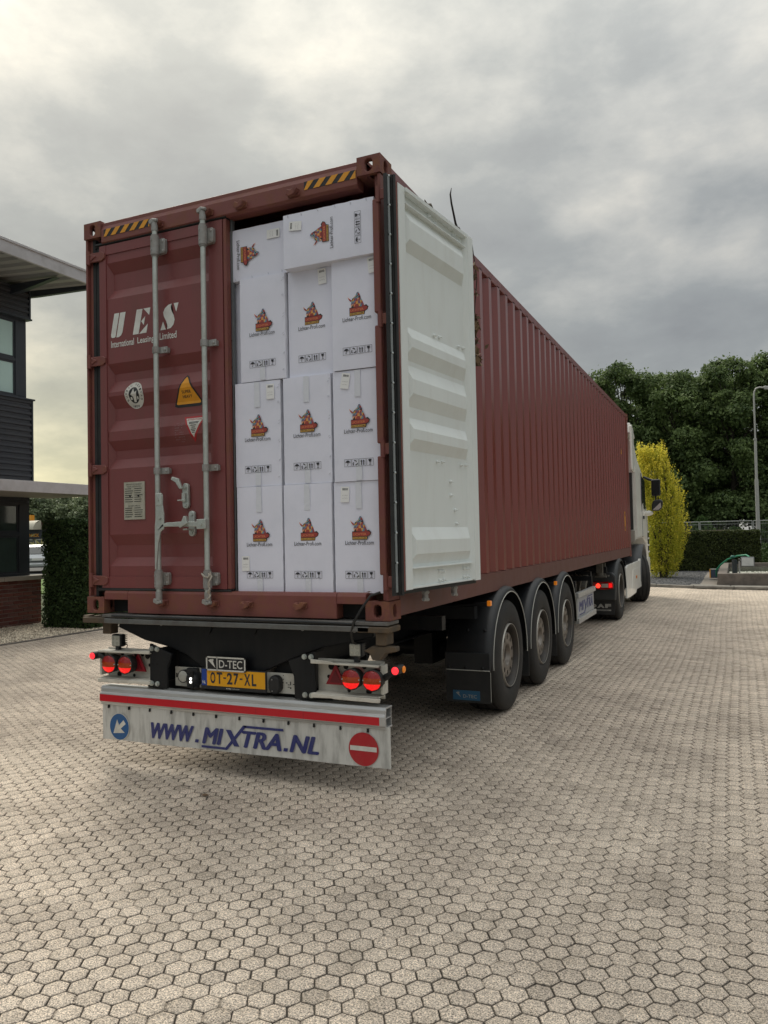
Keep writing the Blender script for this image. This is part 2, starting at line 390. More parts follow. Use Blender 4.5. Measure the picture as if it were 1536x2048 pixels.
for i in range(0, X.shape[0]-1, 2):
    tone[i+1] = tone[i]*.75+tone[i+1]*.25
hx = np.cos(np.arange(6)*PI/3); hy = np.sin(np.arange(6)*PI/3)
def hexset(idx):
    x = X[idx]; y = Y[idx]; tn = tone[idx]; n = len(x)
    # quieter tones with occasional dark ones
    tn = np.clip(.80+.20*(tn-.5)-.10*(RNG.random(n) < .07), 0, 1)
    rt_ = RAD*(.862+.045*RNG.random(n)); rb = RAD*.975
    a = (RNG.random(n)-.5)*.05
    z0 = (RNG.random(n)-.5)*.0022; tx = (RNG.random(n)-.5)*.02; ty = (RNG.random(n)-.5)*.02
    ca, sa = np.cos(a), np.sin(a)
    V = np.zeros((n, 18, 3))
    jit = 1+(RNG.random((n, 6))-.5)*.05
    for k in range(6):
        ux = hx[k]*ca-hy[k]*sa; uy = hx[k]*sa+hy[k]*ca
        r = rt_*jit[:, k]
        V[:, k, 0] = x+ux*r; V[:, k, 1] = y+uy*r; V[:, k, 2] = z0+ux*r*tx+uy*r*ty
        r2 = r+.0036
        V[:, 6+k, 0] = x+ux*r2; V[:, 6+k, 1] = y+uy*r2; V[:, 6+k, 2] = z0+ux*r2*tx+uy*r2*ty-.0022
        V[:, 12+k, 0] = x+ux*r2; V[:, 12+k, 1] = y+uy*r2; V[:, 12+k, 2] = -.02
    return V, tn
def hexmesh(name, V, tn):
    n = V.shape[0]; me = bpy.data.meshes.new(name); me.vertices.add(n*18); me.vertices.foreach_set('co', V.reshape(-1))
    base = (np.arange(n)*18)[:, None]
    top = base+np.arange(6)[None]
    q = []
    for k in range(6):
        j = (k+1) % 6
        q.append(np.stack([base[:, 0]+6+k, base[:, 0]+6+j, base[:, 0]+j, base[:, 0]+k], 1))
        q.append(np.stack([base[:, 0]+12+k, base[:, 0]+12+j, base[:, 0]+6+j, base[:, 0]+6+k], 1))
    q = np.stack(q, 1).reshape(n, -1)
    loops = np.concatenate([top, q], 1).reshape(-1)
    tot = np.tile(np.array([6]+[4]*12), n); st = np.concatenate([[0], np.cumsum(tot)[:-1]])
    me.loops.add(len(loops)); me.loops.foreach_set('vertex_index', loops)
    me.polygons.add(len(tot)); me.polygons.foreach_set('loop_start', st); me.polygons.foreach_set('loop_total', tot)
    me.update(calc_edges=True); me.materials.append(PAVER)
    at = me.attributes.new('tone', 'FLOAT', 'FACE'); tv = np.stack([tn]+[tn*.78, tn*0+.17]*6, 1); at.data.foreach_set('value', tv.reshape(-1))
    me.validate(); return me
# nearest in view: individual pavers
dx_ = X-3.152; dy_ = Y+4.332
fx = dx_*fw.x+dy_*fw.y-1.6*fw.z; rx = dx_*rt2.x+dy_*rt2.y-1.6*rt2.z; ux_ = dx_*up2.x+dy_*up2.y-1.6*up2.z
inview = mask & (fx > .1) & (np.abs(rx/np.maximum(fx, .1)) < 768/fpx+.01) & (np.abs(ux_/np.maximum(fx, .1)) < 1024/fpx+.01)
cand = np.argwhere(inview); dd = np.hypot(dx_[inview], dy_[inview]); order = np.argsort(dd)[:300]
near = np.zeros_like(mask); nn = cand[order]; near[nn[:, 0], nn[:, 1]] = True
Vn, tnn = hexset(np.where(near))
cx = X[near]; cy = Y[near]
shared = []
for i in range(24):
    V1 = Vn[i:i+1].copy(); V1[:, :, 0] -= cx[i]; V1[:, :, 1] -= cy[i]
    shared.append(hexmesh('paver', V1, tnn[i:i+1]))
for i in range(len(cx)):
    o = link('paver', shared[random.randrange(24)], yard); o.location = (cx[i], cy[i], 0)
    o.rotation_euler.z = random.randrange(6)*PI/3
Vr, tr_ = hexset(np.where(mask & ~near))
o = link('paver_field', hexmesh('paver_field', Vr, tr_), yard, kind='stuff')
print('pavers', len(tr_))
# mortar-like infill joining pavers in pairs (shallow false joint)
inf = []; it = []
I, J = np.where(mask)
for i, j in zip(I, J):
    if ci[i] % 2 == 0 and i+1 < X.shape[0] and mask[i+1, j] and hasp[i//2 % hasp.shape[0], j]:
        a = np.array([X[i, j], Y[i, j]]); c = np.array([X[i+1, j], Y[i+1, j]])
        d = c-a; d /= np.linalg.norm(d); n_ = np.array([-d[1], d[0]]); m_ = (a+c)/2
        for sx, sy in ((-1, -1), (1, -1), (1, 1), (-1, 1)):
            p = m_+d*sx*.007+n_*sy*RAD*.40; inf.append((p[0], p[1], -.0034))
        it.append(.42)
me = bpy.data.meshes.new('joint_fill'); nq = len(it)
me.from_pydata(inf, [], [(4*k, 4*k+1, 4*k+2, 4*k+3) for k in range(nq)]); me.materials.append(PAVER)
at = me.attributes.new('tone', 'FLOAT', 'FACE'); at.data.foreach_set('value', np.array(it))
link('joint_fill', me, yard, kind='stuff')

# kerbs
k = MB()
xs = np.arange(-7.4, 14, 1.0)
kerb = None
km = MB(); km.prism([(-9, kerb_y(-9)+.02), (2.3, kerb_y(2.3)+.02), (3.9, 17.77), (14, 17.77), (14, 17.89), (3.9, 17.89), (2.3, kerb_y(2.3)+.14), (-9, kerb_y(-9)+.14)], -.05, .02, 'z')
kerb = km.build('kerb', SAND, kind='structure')
for x in np.arange(-2.9, 9, 1.0):
    x1 = x+.985; y0, y1 = kerb_y(x), kerb_y(x1)
    m = MB(); m.prism([(x, y0), (x1, y1), (x1, y1+.15), (x, y0+.15)], -.02, .078+random.uniform(-.002, .002), 'z')
    m.build('kerb_stone', CONCL, kerb, bevel=.012, seg=2)
# second flat course of slabs behind the kerb, in front of the basin
for x in np.arange(2.0, 9, 1.02):
    m = MB(); m.prism([(x, kerb_y(x)+.165), (x+1.0, kerb_y(x+1)+.165), (x+1.0, kerb_y(x+1)+.50), (x, kerb_y(x)+.50)], .0, .084, 'z')
    m.build('edging_slab', CONCL, kerb, bevel=.008)
# dark gravel bed on the right
dg = mat('dark_gravel', (.045, .046, .048), .85, var=.5, vscale=22, bump=.8, bscale=45)
m = MB(); m.add([(-9, kerb_y(-9)+.14, .058), (2.3, kerb_y(2.3)+.14, .058), (3.9, 17.89, .058), (14, 17.89, .058), (14, 32, .06), (-9, 32, .06)], [(0, 1, 2, 3, 4, 5)])
m.build('dark_gravel_bed', dg, kind='structure')
def pebbles(name, pts, size, mats, parent=None):
    n = len(pts); base = np.array([(1, 0, 0), (-1, 0, 0), (0, 1, 0), (0, -1, 0), (0, 0, 1), (0, 0, -1)])*1.0
    fs = np.array([(0, 2, 4), (2, 1, 4), (1, 3, 4), (3, 0, 4), (2, 0, 5), (1, 2, 5), (3, 1, 5), (0, 3, 5)])
    sc = size*(.6+.9*RNG.random((n, 3))); sc[:, 2] *= .6
    a = RNG.random(n)*2*PI; V = base[None]*sc[:, None, :]*(.8+.4*RNG.random((n, 6, 1)))
    x = V[:, :, 0]*np.cos(a)[:, None]-V[:, :, 1]*np.sin(a)[:, None]; y = V[:, :, 0]*np.sin(a)[:, None]+V[:, :, 1]*np.cos(a)[:, None]
    V = np.stack([x, y, V[:, :, 2]], 2)+pts[:, None, :]
    F = (fs[None]+(np.arange(n)*6)[:, None, None]).reshape(-1)
    me = bpy.data.meshes.new(name); me.vertices.add(n*6); me.vertices.foreach_set('co', V.reshape(-1))
    me.loops.add(len(F)); me.loops.foreach_set('vertex_index', F); me.polygons.add(n*8)
    me.polygons.foreach_set('loop_start', np.arange(n*8)*3); me.polygons.foreach_set('loop_total', np.full(n*8, 3)); me.update(calc_edges=True)
    me.materials.append(mats); at = me.attributes.new('tone', 'FLOAT', 'FACE'); at.data.foreach_set('value', np.repeat(RNG.random(n), 8))
    return link(name, me, parent, kind='stuff')
n = 9000; px = RNG.uniform(.2, 2.45, n); py = RNG.uniform(18.0, 26.5, n)
ok = py > 17.95+np.maximum(0, 3.9-px)*.2+np.maximum(0, 2.3-px)*.35
o = pebbles('dark_pebbles', np.stack([px, py, np.full(n, .063)], 1)[ok], .022, mat('dark_stone', (.05, .051, .055), .7, tone=(.12, .12, .125)))
o['label'] = 'dark grey gravel between the kerb and the clipped hedge'; o['category'] = 'gravel'
# pale gravel bed on the left
m = MB(); m.add([(-7.46, 1, -.004), (-9.6, 1, .0), (-9.6, 7.3, .0), (-11.5, 9, 0), (-11.5, 16, 0), (-7.46, 16, -.004)], [(0, 1, 2, 3, 4, 5)])
m.build('pale_gravel_bed', mat('pale_gravel', (.30, .26, .20), .9, var=.4, vscale=30, bump=.5, bscale=50), kind='structure')
n = 9500; px = RNG.uniform(-9.5, -7.47, n); py = RNG.uniform(3.9, 7.6, n)
o = pebbles('pale_pebbles', np.stack([px, py, RNG.uniform(.002, .014, n)], 1), .022, mat('pale_stone', (.22, .18, .13), .75, tone=(.85, .76, .60)))
o['label'] = 'pale beige gravel between the brick wall and the paving'; o['category'] = 'gravel'
m = MB(); m.box(-7.47, -7.425, 1, 16, -.05, .012); m.build('edging_strip', CONCL, kind='structure')
# lawn and road far left
m = MB(); m.box(-60, -9.7, 14, 22, -.05, -.01); m.build('lawn', mat('lawn_grass', (.10, .17, .035), .9, var=.3, vscale=12), kind='structure')
m = MB(); m.box(-80, -9.8, 22.1, 42, -.05, 0); m.build('road', mat('asphalt', (.06, .06, .06), .85, var=.15, vscale=6), kind='structure')

# ------------------------------------------------------------------ shipping container (floor z 1.08, rear face y 0)
H0 = 1.08; HT = 3.976; XW = 1.219; YL = 12.192
ct = thing('shipping_container', 'long maroon forty foot shipping container on the trailer with one rear door open', 'container', (0, 6, H0))
def casting(xs, ys, zs):
    """xs=+-1 side, ys=0 rear/1 front, zs=0 bottom/1 top"""
    m = MB(); w, d, h = .162, .178, .118
    cx = xs*(XW+.002-w/2); cy = (-.004+d/2) if ys == 0 else YL+.004-d/2; cz = H0-.002+h/2 if zs == 0 else HT+.002-h/2
    th = .028
    for s in (-1, 1):
        m.holed(lambda a, b, q, s=s: (cx+a, cy+s*(d/2-q), cz+b), w, h, .052, .080, th)
        m.holed(lambda a, b, q, s=s: (cx+s*(w/2-q), cy+a, cz+b), d, h, .055, .080, th)
        m.holed(lambda a, b, q, s=s: (cx+a, cy+b, cz+s*(h/2-q)), w, d, .06, .115, th)
    o = m.build('corner_casting', RUST, ct, bevel=.007, seg=2)
    return o
for xs in (-1, 1):
    for ys in (0, 1):
        for zs in (0, 1): casting(xs, ys, zs)
# rear corner posts: two-flange J sections
for s in (-1, 1):
    m = MB()
    m.box(min(s*1.215, s*1.195), max(s*1.215, s*1.195), .004, .17, 1.198, 3.858)
    m.box(min(s*1.195, s*1.165), max(s*1.195, s*1.165), .03, .06, 1.198, 3.858)
    m.box(min(s*1.195, s*1.16), max(s*1.195, s*1.16), .10, .17, 1.198, 3.858)
    m.build('corner_post', MAROOND, ct, bevel=.004)
    # front posts
    m = MB(); m.box(min(s*1.217, s*1.10), max(s*1.217, s*1.10), YL-.16, YL-.01, 1.198, 3.858); m.build('corner_post', MAROON, ct, bevel=.006)
# sleeve sections and hinge lugs on the right post
for z0, z1 in ((3.30, 3.68), (2.62, 3.28)):
    pass
m = MB()
for z0, z1 in ((1.36, 2.09), (2.17, 2.90), (2.98, 3.69)):
    m.box(1.165, 1.213, -.014, .022, z0, z1)
m.build('door_jamb', MAROOND, ct, bevel=.006)
# header and sill
m = MB(); m.prism([(.0, 3.812), (.0, 3.905), (.012, 3.935), (.012, 3.962), (.10, 3.962), (.10, 3.80), (.06, 3.80), (.02, 3.800)], -1.057, 1.057, 'x')
hd = m.build('header', MAROOND, ct, bevel=.003)
m = MB()
m.prism([(.0, 1.083), (.0, 1.225), (.012, 1.245), (.16, 1.252), (.16, 1.083)], -.84, .855, 'x')
for s in (-1, 1):
    m.prism([(.0, 1.178), (.0, 1.225), (.012, 1.245), (.16, 1.252), (.16, 1.178)], min(s*1.06, s*.842 if s < 0 else .857), max(s*1.06, s*.842 if s < 0 else .857), 'x')
sill = m.build('door_sill', MAROOND, ct, bevel=.003)
for s in (-1, 1):
    m = MB(); m.box(min(s*1.05, s*.85), max(s*1.05, s*.85), .09, .16, 1.084, 1.176); m.build('sill_pocket', DARKH, sill)
# hazard stripes on the header
def hazard(x0, x1, z0, z1, rev=1):
    m = MB(); m.m = 0
    m.add([(x0, -.0015, z0), (x1, -.0015, z0), (x1, -.0015, z1), (x0, -.0015, z1)], [(0, 1, 2, 3)])
    m.m = 1; p = .088; a = x0-.02; h = z1-z0
    while a < x1:
        q = [(a, z0), (a+.046, z0), (a+.046+h*.9, z1), (a+h*.9, z1)]
        q = [(min(max(x, x0), x1), z) for x, z in q]
        if q[1][0]-q[0][0] > .005 or q[2][0]-q[3][0] > .005: m.add([(x, -.003, z) for x, z in q], [(0, 1, 2, 3)])
        a += p
    m.build('hazard_strip', [BLK, YEL], hd)
hazard(-1.03, -.60, 3.852, 3.906); hazard(.676, 1.05, 3.852, 3.906)
def keeper(x, z, par):
    m = MB(); m.box(x-.045, x+.045, -.012, 0, z-.02, z+.02)
    m.prism([(x-.04, z-.016), (x-.018, z-.03), (x+.012, z-.022), (x+.04, z-.006), (x+.046, z+.016), (x+.02, z+.024), (x-.004, z+.008), (x-.03, z+.02)], -.045, -.012, 'y')
    m.cyl((x-.03, -.04, z), (x-.03, -.01, z-.002), .011, 8); m.cyl((x+.035, -.05, z+.01), (x+.035, -.01, z+.01), .01, 8)
    m.build('cam_keeper', RUST, par, bevel=.003)
for x in (-.515, -.085, .19, .60): keeper(x, 3.846, hd); keeper(x, 1.165, sill)
# side walls: trapezoidal corrugation
def side(s):
    X0 = s*(XW-.004); X1 = s*(XW-.042); z0, z1 = 1.262, 3.90
    m = MB(); y = .17; pts = [(X1 if False else X0, .17)]
    p = .278
    y = .19
    pts.append((X0, y))
    while y+p < YL-.16:
        pts += [(X1, y+.056), (X1, y+.056+.090), (X0, y+.202), (X0, y+.278)]; y += p
    pts.append((X0, YL-.15))
    vs = [(x, y, z) for z in (z0, z1) for x, y in pts]; n = len(pts)
    m.add(vs, [(i, i+1, n+i+1, n+i) for i in range(n-1)])
    m.build('side_wall', SIDEP, ct)
    m = MB(); m.box(min(X0, s*1.14), max(X0, s*1.14), .17, YL-.17, 3.885, 3.965)
    m.build('top_rail', MAROON, ct, bevel=.004)
    m = MB()
    m.prism([(s*1.217, 1.095), (s*1.217, 1.255), (s*1.165, 1.262), (s*1.165, 1.25), (s*1.205, 1.245), (s*1.205, 1.108), (s*1.165, 1.10), (s*1.165, 1.09)], .17, YL-.17, 'y')
    m.build('bottom_rail', mat('rail_paint', (.13, .048, .042), .5, var=.1, vscale=1.5, dirt=(.16, .075, .045), dscale=5, damt=.5), ct)
side(1); side(-1)
m = MB(); m.box(-1.15, 1.15, .1, YL-.1, 3.93, 3.955); m.build('roof_panel', MAROON, ct)
m = MB(); m.box(-1.11, 1.11, YL-.09, YL-.05, 1.2, 3.92); m.build('front_wall', MAROON, ct)
m = MB(); m.box(-1.16, 1.16, .16, YL-.1, 1.16, 1.238); m.build('floor', mat('plywood_floor', (.12, .08, .05), .8, var=.2, vscale=4), ct)
m = MB(); m.box(-1.165, -1.15, .16, YL-.1, 1.24, 3.92); m.box(1.15, 1.165, .16, YL-.1, 1.24, 3.92); m.build('inner_lining', mat('inner_paint', (.13, .125, .11), .7), ct)
# side decals
m = MB(); m.m = 0
m.add([(XW+.001-.004, 11.28, 1.60), (XW-.003, 11.40, 1.60), (XW-.003, 11.40, 1.97), (XW-.003, 11.28, 1.97)], [(0, 1, 2, 3)])
m.m = 1
text(m, '45', lambda a, b: (XW-.002, a, b), 11.30, 11.38, 1.88, 1.95, .02)
text(m, '10', lambda a, b: (XW-.002, a, b), 11.30, 11.38, 1.62, 1.69, .02)
m.build('size_decal', [YEL, BLK], ct)
m = MB(); m.add([(XW-.003, 11.02, 3.07), (XW-.003, 11.14, 3.07), (XW-.003, 11.08, 3.19)], [(0, 1, 2)]); m.build('warning_decal', YEL, ct)

# --- door geometry shared by both leaves: recessed / raised horizontal ribs
RIBS = [(3.655, 3.575, 3.455, 3.385), (2.906, 2.832, 2.775, 2.695), (2.665, 2.574, 2.484, 2.404), (2.335, 2.262, 2.200, 2.130), (1.650, 1.570, 1.482, 1.420)]
def panel(m, mp, a0, a1, zb, zt, d, ins=.035, ribs=RIBS):
    lev = [zt]
    for r in ribs:
        m.add([mp(a0, lev[-1], 0), mp(a1, lev[-1], 0), mp(a1, r[0], 0), mp(a0, r[0], 0)], [(0, 1, 2, 3)])
        v = [mp(a0, r[0], 0), mp(a1, r[0], 0), mp(a0+ins, r[1], d), mp(a1-ins, r[1], d), mp(a0+ins, r[2], d), mp(a1-ins, r[2], d), mp(a0, r[3], 0), mp(a1, r[3], 0)]
        m.add(v, [(0, 1, 3, 2), (2, 3, 5, 4), (4, 5, 7, 6), (0, 2, 4, 6), (1, 7, 5, 3)])
        lev.append(r[3])
    m.add([mp(a0, lev[-1], 0), mp(a1, lev[-1], 0), mp(a1, zb, 0), mp(a0, zb, 0)], [(0, 1, 2, 3)])
def prof(z, d=.036, ribs=RIBS):
    for a, b, c, e in ribs:
        if e <= z <= a:
            if z > b: return d*(a-z)/(a-b)
            if z < c: return d*(z-e)/(c-e)
            return d
    return 0.0
# closed left door
YD = .012
ld = MB()
ld.box(-1.085, -1.022, YD-.004, YD+.045, 1.262, 3.790); ld.box(-.095, .020, YD-.004, YD+.045, 1.262, 3.790)
ld.box(-1.022, -.095, YD-.001, YD+.045, 3.72, 3.790); ld.box(-1.022, -.095, YD-.001, YD+.045, 1.262, 1.345)
panel(ld, lambda a, z, d: (a, YD+.006+d, z), -1.022, -.095, 1.345, 3.72, .036)
door = ld.build('closed_door', MAROON, ct)
m = MB(); m.box(.024, .050, YD+.0, YD+.05, 1.262, 3.792); m.build('door_edge', MAROOND, door, bevel=.003)
m = MB()
m.tube([(-1.112, YD+.03, 1.262), (-1.112, YD+.03, 3.80)], .017, 8); m.box(-1.14, -1.09, YD+.022, YD+.05, 1.262, 3.80)
m.box(-1.14, .052, YD+.008, YD+.045, 3.790, 3.822); m.tube([(-1.13, YD+.006, 3.806), (.052, YD+.006, 3.806)], .010, 8)
m.box(-1.14, .052, YD+.008, YD+.045, 1.236, 1.262); m.tube([(-1.13, YD+.004, 1.250), (.052, YD+.004, 1.250)], .010, 8)
m.build('door_gasket', RUBBER, door)
m = MB(); m.box(-1.166, -1.14, .03, .06, 1.20, 3.86); m.build('gasket_strip', RUBBER, ct)
for z in (3.715, 2.937, 2.133, 1.319):
    m = MB(); m.prism([(-1.20, z-.035), (-1.20, z+.035), (-1.05, z+.030), (-1.025, z+.015), (-1.025, z-.02), (-1.06, z-.038)], -.004, .012, 'y')
    m.cyl((-1.182, -.002, z-.05), (-1.182, -.002, z+.05), .017, 12)
    m.prism([(-1.16, z-.028), (-1.10, z+.002), (-1.16, z+.028), (-1.145, z+.002)], -.011, -.004, 'y')
    m.build('hinge', MAROOND, door, bevel=.003)
# lock rods
def lockrod(x):
    m = MB(); m.tube([(x, -.045, 1.19), (x, -.045, 3.87)], .0185, 14)
    r = m.build('lock_rod', GALV, ct)
    for z0, z1 in ((3.615, 3.745), (1.275, 1.385)):
        b = MB(); b.tube([(x, -.045, z0), (x, -.045, z1)], .030, 14); b.prism([(x-.01, z0+.01), (x+.060, z0+.015), (x+.068, z0+.03), (x+.068, z1-.02), (x+.060, z1-.01), (x-.01, z1-.01)], -.022, .008, 'y')
        for zz in (z0+.03, z1-.03):
            b.sphere((x+.050, -.022, zz), .012, 8, (1, .6, 1)); b.cyl((x-.008, -.078, zz), (x-.008, -.07, zz), .006, 8)
        b.tube([(x, -.045, z0-.012), (x, -.045, z0)], .025, 12); b.tube([(x, -.045, z1), (x, -.045, z1+.012)], .025, 12)
        b.build('rod_bracket', GALVD, r, bevel=.002)
    for z in (2.938, 2.086):
        b = MB(); b.tube([(x, -.045, z-.022), (x, -.045, z+.022)], .026, 14); b.box(x, x+.085, -.03, -.018, z-.022, z+.022); b.box(x+.052, x+.080, -.0175, .01, z-.018, z+.018)
        b.sphere((x+.066, -.032, z), .011, 8, (1, .6, 1)); b.cyl((x-.006, -.073, z), (x-.006, -.066, z), .006, 8)
        b.build('rod_clamp', GALVD, r, bevel=.002)
    for z, s in ((3.846, 1), (1.185, -1)):
        b = MB(); b.tube([(x, -.045, z-s*.06), (x, -.045, z)], .023, 12)
        b.prism([(x-.034, z-.012*s), (x-.038, z+.014*s), (x-.005, z+.028*s), (x+.036, z+.016*s), (x+.03, z-.002*s), (x+.004, z+.006*s), (x-.012, z-.012*s)], -.068, -.03, 'y')
        b.tube([(x-.03, -.05, z+.008*s), (x+.032, -.055, z+.012*s)], .011, 8)
        b.build('rod_cam', GALVD, r, bevel=.004)
    return r
r1 = lockrod(-.516); r2 = lockrod(-.100)
# handles
h = MB(); h.prism([(-.512, 1.93), (-.462, 1.93), (-.450, 1.91), (-.452, 1.85), (-.440, 1.78), (-.442, 1.68), (-.47, 1.66), (-.492, 1.58), (-.512, 1.40), (-.523, 1.40), (-.520, 1.70), (-.50, 1.84)], -.078, -.064, 'y')
h.box(-.505, -.455, -.085, -.062, 1.845, 1.925); h.cyl((-.482, -.09, 1.885), (-.482, -.06, 1.885), .011, 10); h.cyl((-.472, -.088, 1.755), (-.472, -.06, 1.755), .009, 10)
h.build('rod_handle', GALV, r1, bevel=.003)
h = MB(); h.box(-.155, -.08, -.088, -.06, 1.672, 1.738); h.prism([(-.155, 1.722), (-.25, 1.728), (-.42, 1.722), (-.455, 1.712), (-.495, 1.672), (-.487, 1.666), (-.452, 1.693), (-.42, 1.695), (-.25, 1.69), (-.155, 1.688)], -.078, -.066, 'y')
h.cyl((-.117, -.095, 1.705), (-.117, -.06, 1.705), .011, 10)
h.build('rod_handle', GALV, r2, bevel=.003)
def catch(x, z, up):
    m = MB(); pts = [(x+.026*math.cos(a), z+(.062 if math.sin(a) > 0 else -.062)+.026*math.sin(a)) for a in np.linspace(0, 2*PI, 20, endpoint=False)]
    m.prism(pts, -.012, YD, 'y'); m.cyl((x, -.02, z+.062), (x, -.01, z+.062), .012, 8); m.cyl((x, -.02, z-.062), (x, -.01, z-.062), .012, 8)
    if up: m.prism([(x, z+.05), (x-.03, z+.12), (x-.085, z+.135), (x-.095, z+.115), (x-.055, z+.095), (x-.02, z+.045)], -.05, -.03, 'y'); m.box(x-.05, x+.004, -.04, -.03, z-.035, z-.026); m.box(x-.014, x+.012, -.035, -.012, z-.04, z+.02)
    else: m.prism([(x+.0, z+.05), (x-.02, z+.01), (x-.055, z-.01), (x-.03, z-.03), (x+.03, z+.0), (x+.02, z+.05)], -.10, -.075, 'y'); m.box(x-.018, x+.018, -.085, -.01, z-.045, z-.034)
    m.build('handle_catch', GALV, door, bevel=.003)
catch(-.305, 1.905, True); catch(-.255, 1.712, False)
# stickers that follow the ribs
def sticker(name, layers, mats, par=door, off=.0022):
    """layers: list of (material index, list of polygons (x,z)) -> conformed to the ribbed panel"""
    bm = bmesh.new()
    for li, (mi, polys) in enumerate(layers):
        for pts in polys:
            f = None
            vs = [bm.verts.new((x, -li*.0007, z)) for x, z in pts]
            try:
                f = bm.faces.new(vs); f.material_index = mi
            except Exception: pass
    for r in RIBS:
        for z in r:
            bmesh.ops.bisect_plane(bm, geom=bm.verts[:]+bm.edges[:]+bm.faces[:], plane_co=(0, 0, z), plane_no=(0, 0, 1), dist=1e-5)
    for v in bm.verts: v.co.y += YD+.006+prof(v.co.z)-off
    bmesh.ops.triangulate(bm, faces=bm.faces)
    me = bpy.data.meshes.new(name); bm.to_mesh(me); bm.free()
    for m_ in mats: me.materials.append(m_)
    return link(name, me, par)
def ell(cx, cz, rx, rz, n=32): return [(cx+rx*math.cos(2*PI*k/n), cz+rz*math.sin(2*PI*k/n)) for k in range(n)]
def textpolys(s, x0, x1, z0, z1, bold=0.0, shear=0.0, space=1.0):
    v, f = text_geo(s, bold, shear, space)
    return [[(x0+v[i][0]*(x1-x0), z0+v[i][1]*(z1-z0)) for i in p] for p in f]
oc = (-.779, 2.657)
curv = []
def arc_text(s, c, rx, rz, a0, a1, sz, flip=False):
    out = []
    for i, ch in enumerate(s):
        a = a0+(a1-a0)*i/(len(s)-1)
        x = c[0]+rx*math.cos(a); z = c[1]+rz*math.sin(a)
        if ch == ' ': continue
        rot = a-PI/2 if not flip else a+PI/2
        for p in textpolys(ch, -.5, .5, -.5, .5, .01):
            out.append([(x+sz*.75*u*math.cos(rot)-sz*w*math.sin(rot), z+sz*.75*u*math.sin(rot)+sz*w*math.cos(rot)) for u, w in p])
    return out
sticker('inspection_sticker', [(0, [ell(*oc, .086, .096)]), (1, arc_text('BUREAU VERITAS', oc, .069, .078, R(205), R(-25), .017)+textpolys('1828', oc[0]-.028, oc[0]+.028, oc[1]-.087, oc[1]-.070, .01)+[ell(*oc, .047, .058)]),
    (0, [[(oc[0]-.008, oc[1]-.05), (oc[0]+.01, oc[1]-.05), (oc[0]+.02, oc[1]-.01), (oc[0]+.028, oc[1]+.03), (oc[0]+.008, oc[1]+.018), (oc[0]-.002, oc[1]+.048), (oc[0]-.018, oc[1]+.02), (oc[0]-.03, oc[1]+.005), (oc[0]-.01, oc[1]-.012)],
         [(oc[0]-.034, oc[1]-.032), (oc[0]-.018, oc[1]-.032), (oc[0]-.02, oc[1]-.012), (oc[0]-.036, oc[1]-.014)], [(oc[0]+.022, oc[1]-.034), (oc[0]+.037, oc[1]-.03), (oc[0]+.036, oc[1]-.012), (oc[0]+.026, oc[1]-.012)]])], [SWHITE, BLK])
def rtri(cx, z0, z1, w, r=.018, inv=False):
    pts = []
    zz = lambda t: z0+(z1-z0)*t
    base = [(cx-w/2, zz(0)), (cx+w/2, zz(0)), (cx, zz(1))]
    for i, p in enumerate(base):
        a = Vector(base[i-1]); b = Vector(p); c = Vector(base[(i+1) % 3])
        for q in (b+(a-b).normalized()*r*1.4, b+(a-b).normalized()*r*.35+(c-b).normalized()*r*.35, b+(c-b).normalized()*r*1.4): pts.append((q.x, q.y))
    return pts
sticker('super_heavy_sticker', [(0, [rtri(-.312, 2.535, 2.775, .275, .03)]), (1, [rtri(-.312, 2.555, 2.752, .225, .014)]),
    (0, textpolys('SUPER', -.353, -.275, 2.628, 2.648, .015)+textpolys('HEAVY', -.353, -.272, 2.596, 2.616, .015))], [BLK, YEL])
at_ = [(0, [[(-.343, 2.462), (-.148, 2.462), (-.250, 2.280)]]), (1, [[(-.322, 2.448), (-.172, 2.448), (-.250, 2.312)]]),
    (0, textpolys('ATTENTION', -.310, -.186, 2.432, 2.444, .012))]
tp = []
for w_, z_ in ((.085, 2.417), (.078, 2.408), (.05, 2.394), (.03, 2.380), (.045, 2.366), (.03, 2.354), (.022, 2.343)):
    tp.append([(-.249-w_/2, z_), (-.249+w_/2, z_), (-.249+w_/2, z_+.005), (-.249-w_/2, z_+.005)])
at_.append((2, tp)); sticker('attention_sticker', at_, [SRED, SWHITE, BLK])
# faint remains of an old stencil
fr = []
for i in range(9):
    for j in range(6):
        if random.random() < .75: x = -.41+j*.014; z = 2.415-i*.016; fr.append([(x, z), (x+random.uniform(.004, .013), z), (x+random.uniform(.004, .013), z+.004+random.random()*.005), (x, z+.005)])
sticker('faded_stencil', [(0, fr)], [mat('faded_white', (.26, .15, .15), .6)])
# data plate
pl = MB(); pl.m = 0; pl.box(-.872, -.683, YD-.002, YD+.006, 1.755, 2.026); pl.m = 1
ymp = lambda a, b: (a, YD-.0035, b)
text(pl, 'APPROVED FOR TRANSPORT', ymp, -.852, -.705, 2.004, 2.013); text(pl, 'UNDER CUSTOMS SEAL', ymp, -.845, -.712, 1.988, 1.997)
text(pl, 'CSC SAFETY APPROVAL', ymp, -.832, -.722, 1.848, 1.857)
for i in range(14):
    z = 1.975-i*.0155
    if 7 <= i <= 8: continue
    for x0, x1 in ((-.862, -.785), (-.776, -.695)):
        x1 -= random.uniform(0, .025); pl.add([ymp(x0, z), ymp(x1, z), ymp(x1, z+.0045), ymp(x0, z+.0045)], [(0, 1, 2, 3)])
for x in (-.815, -.738): pl.cyl((x, YD-.008, 1.925), (x, YD, 1.925), .006, 8)
pl.build('data_plate', [PLATEM, BLK], door)
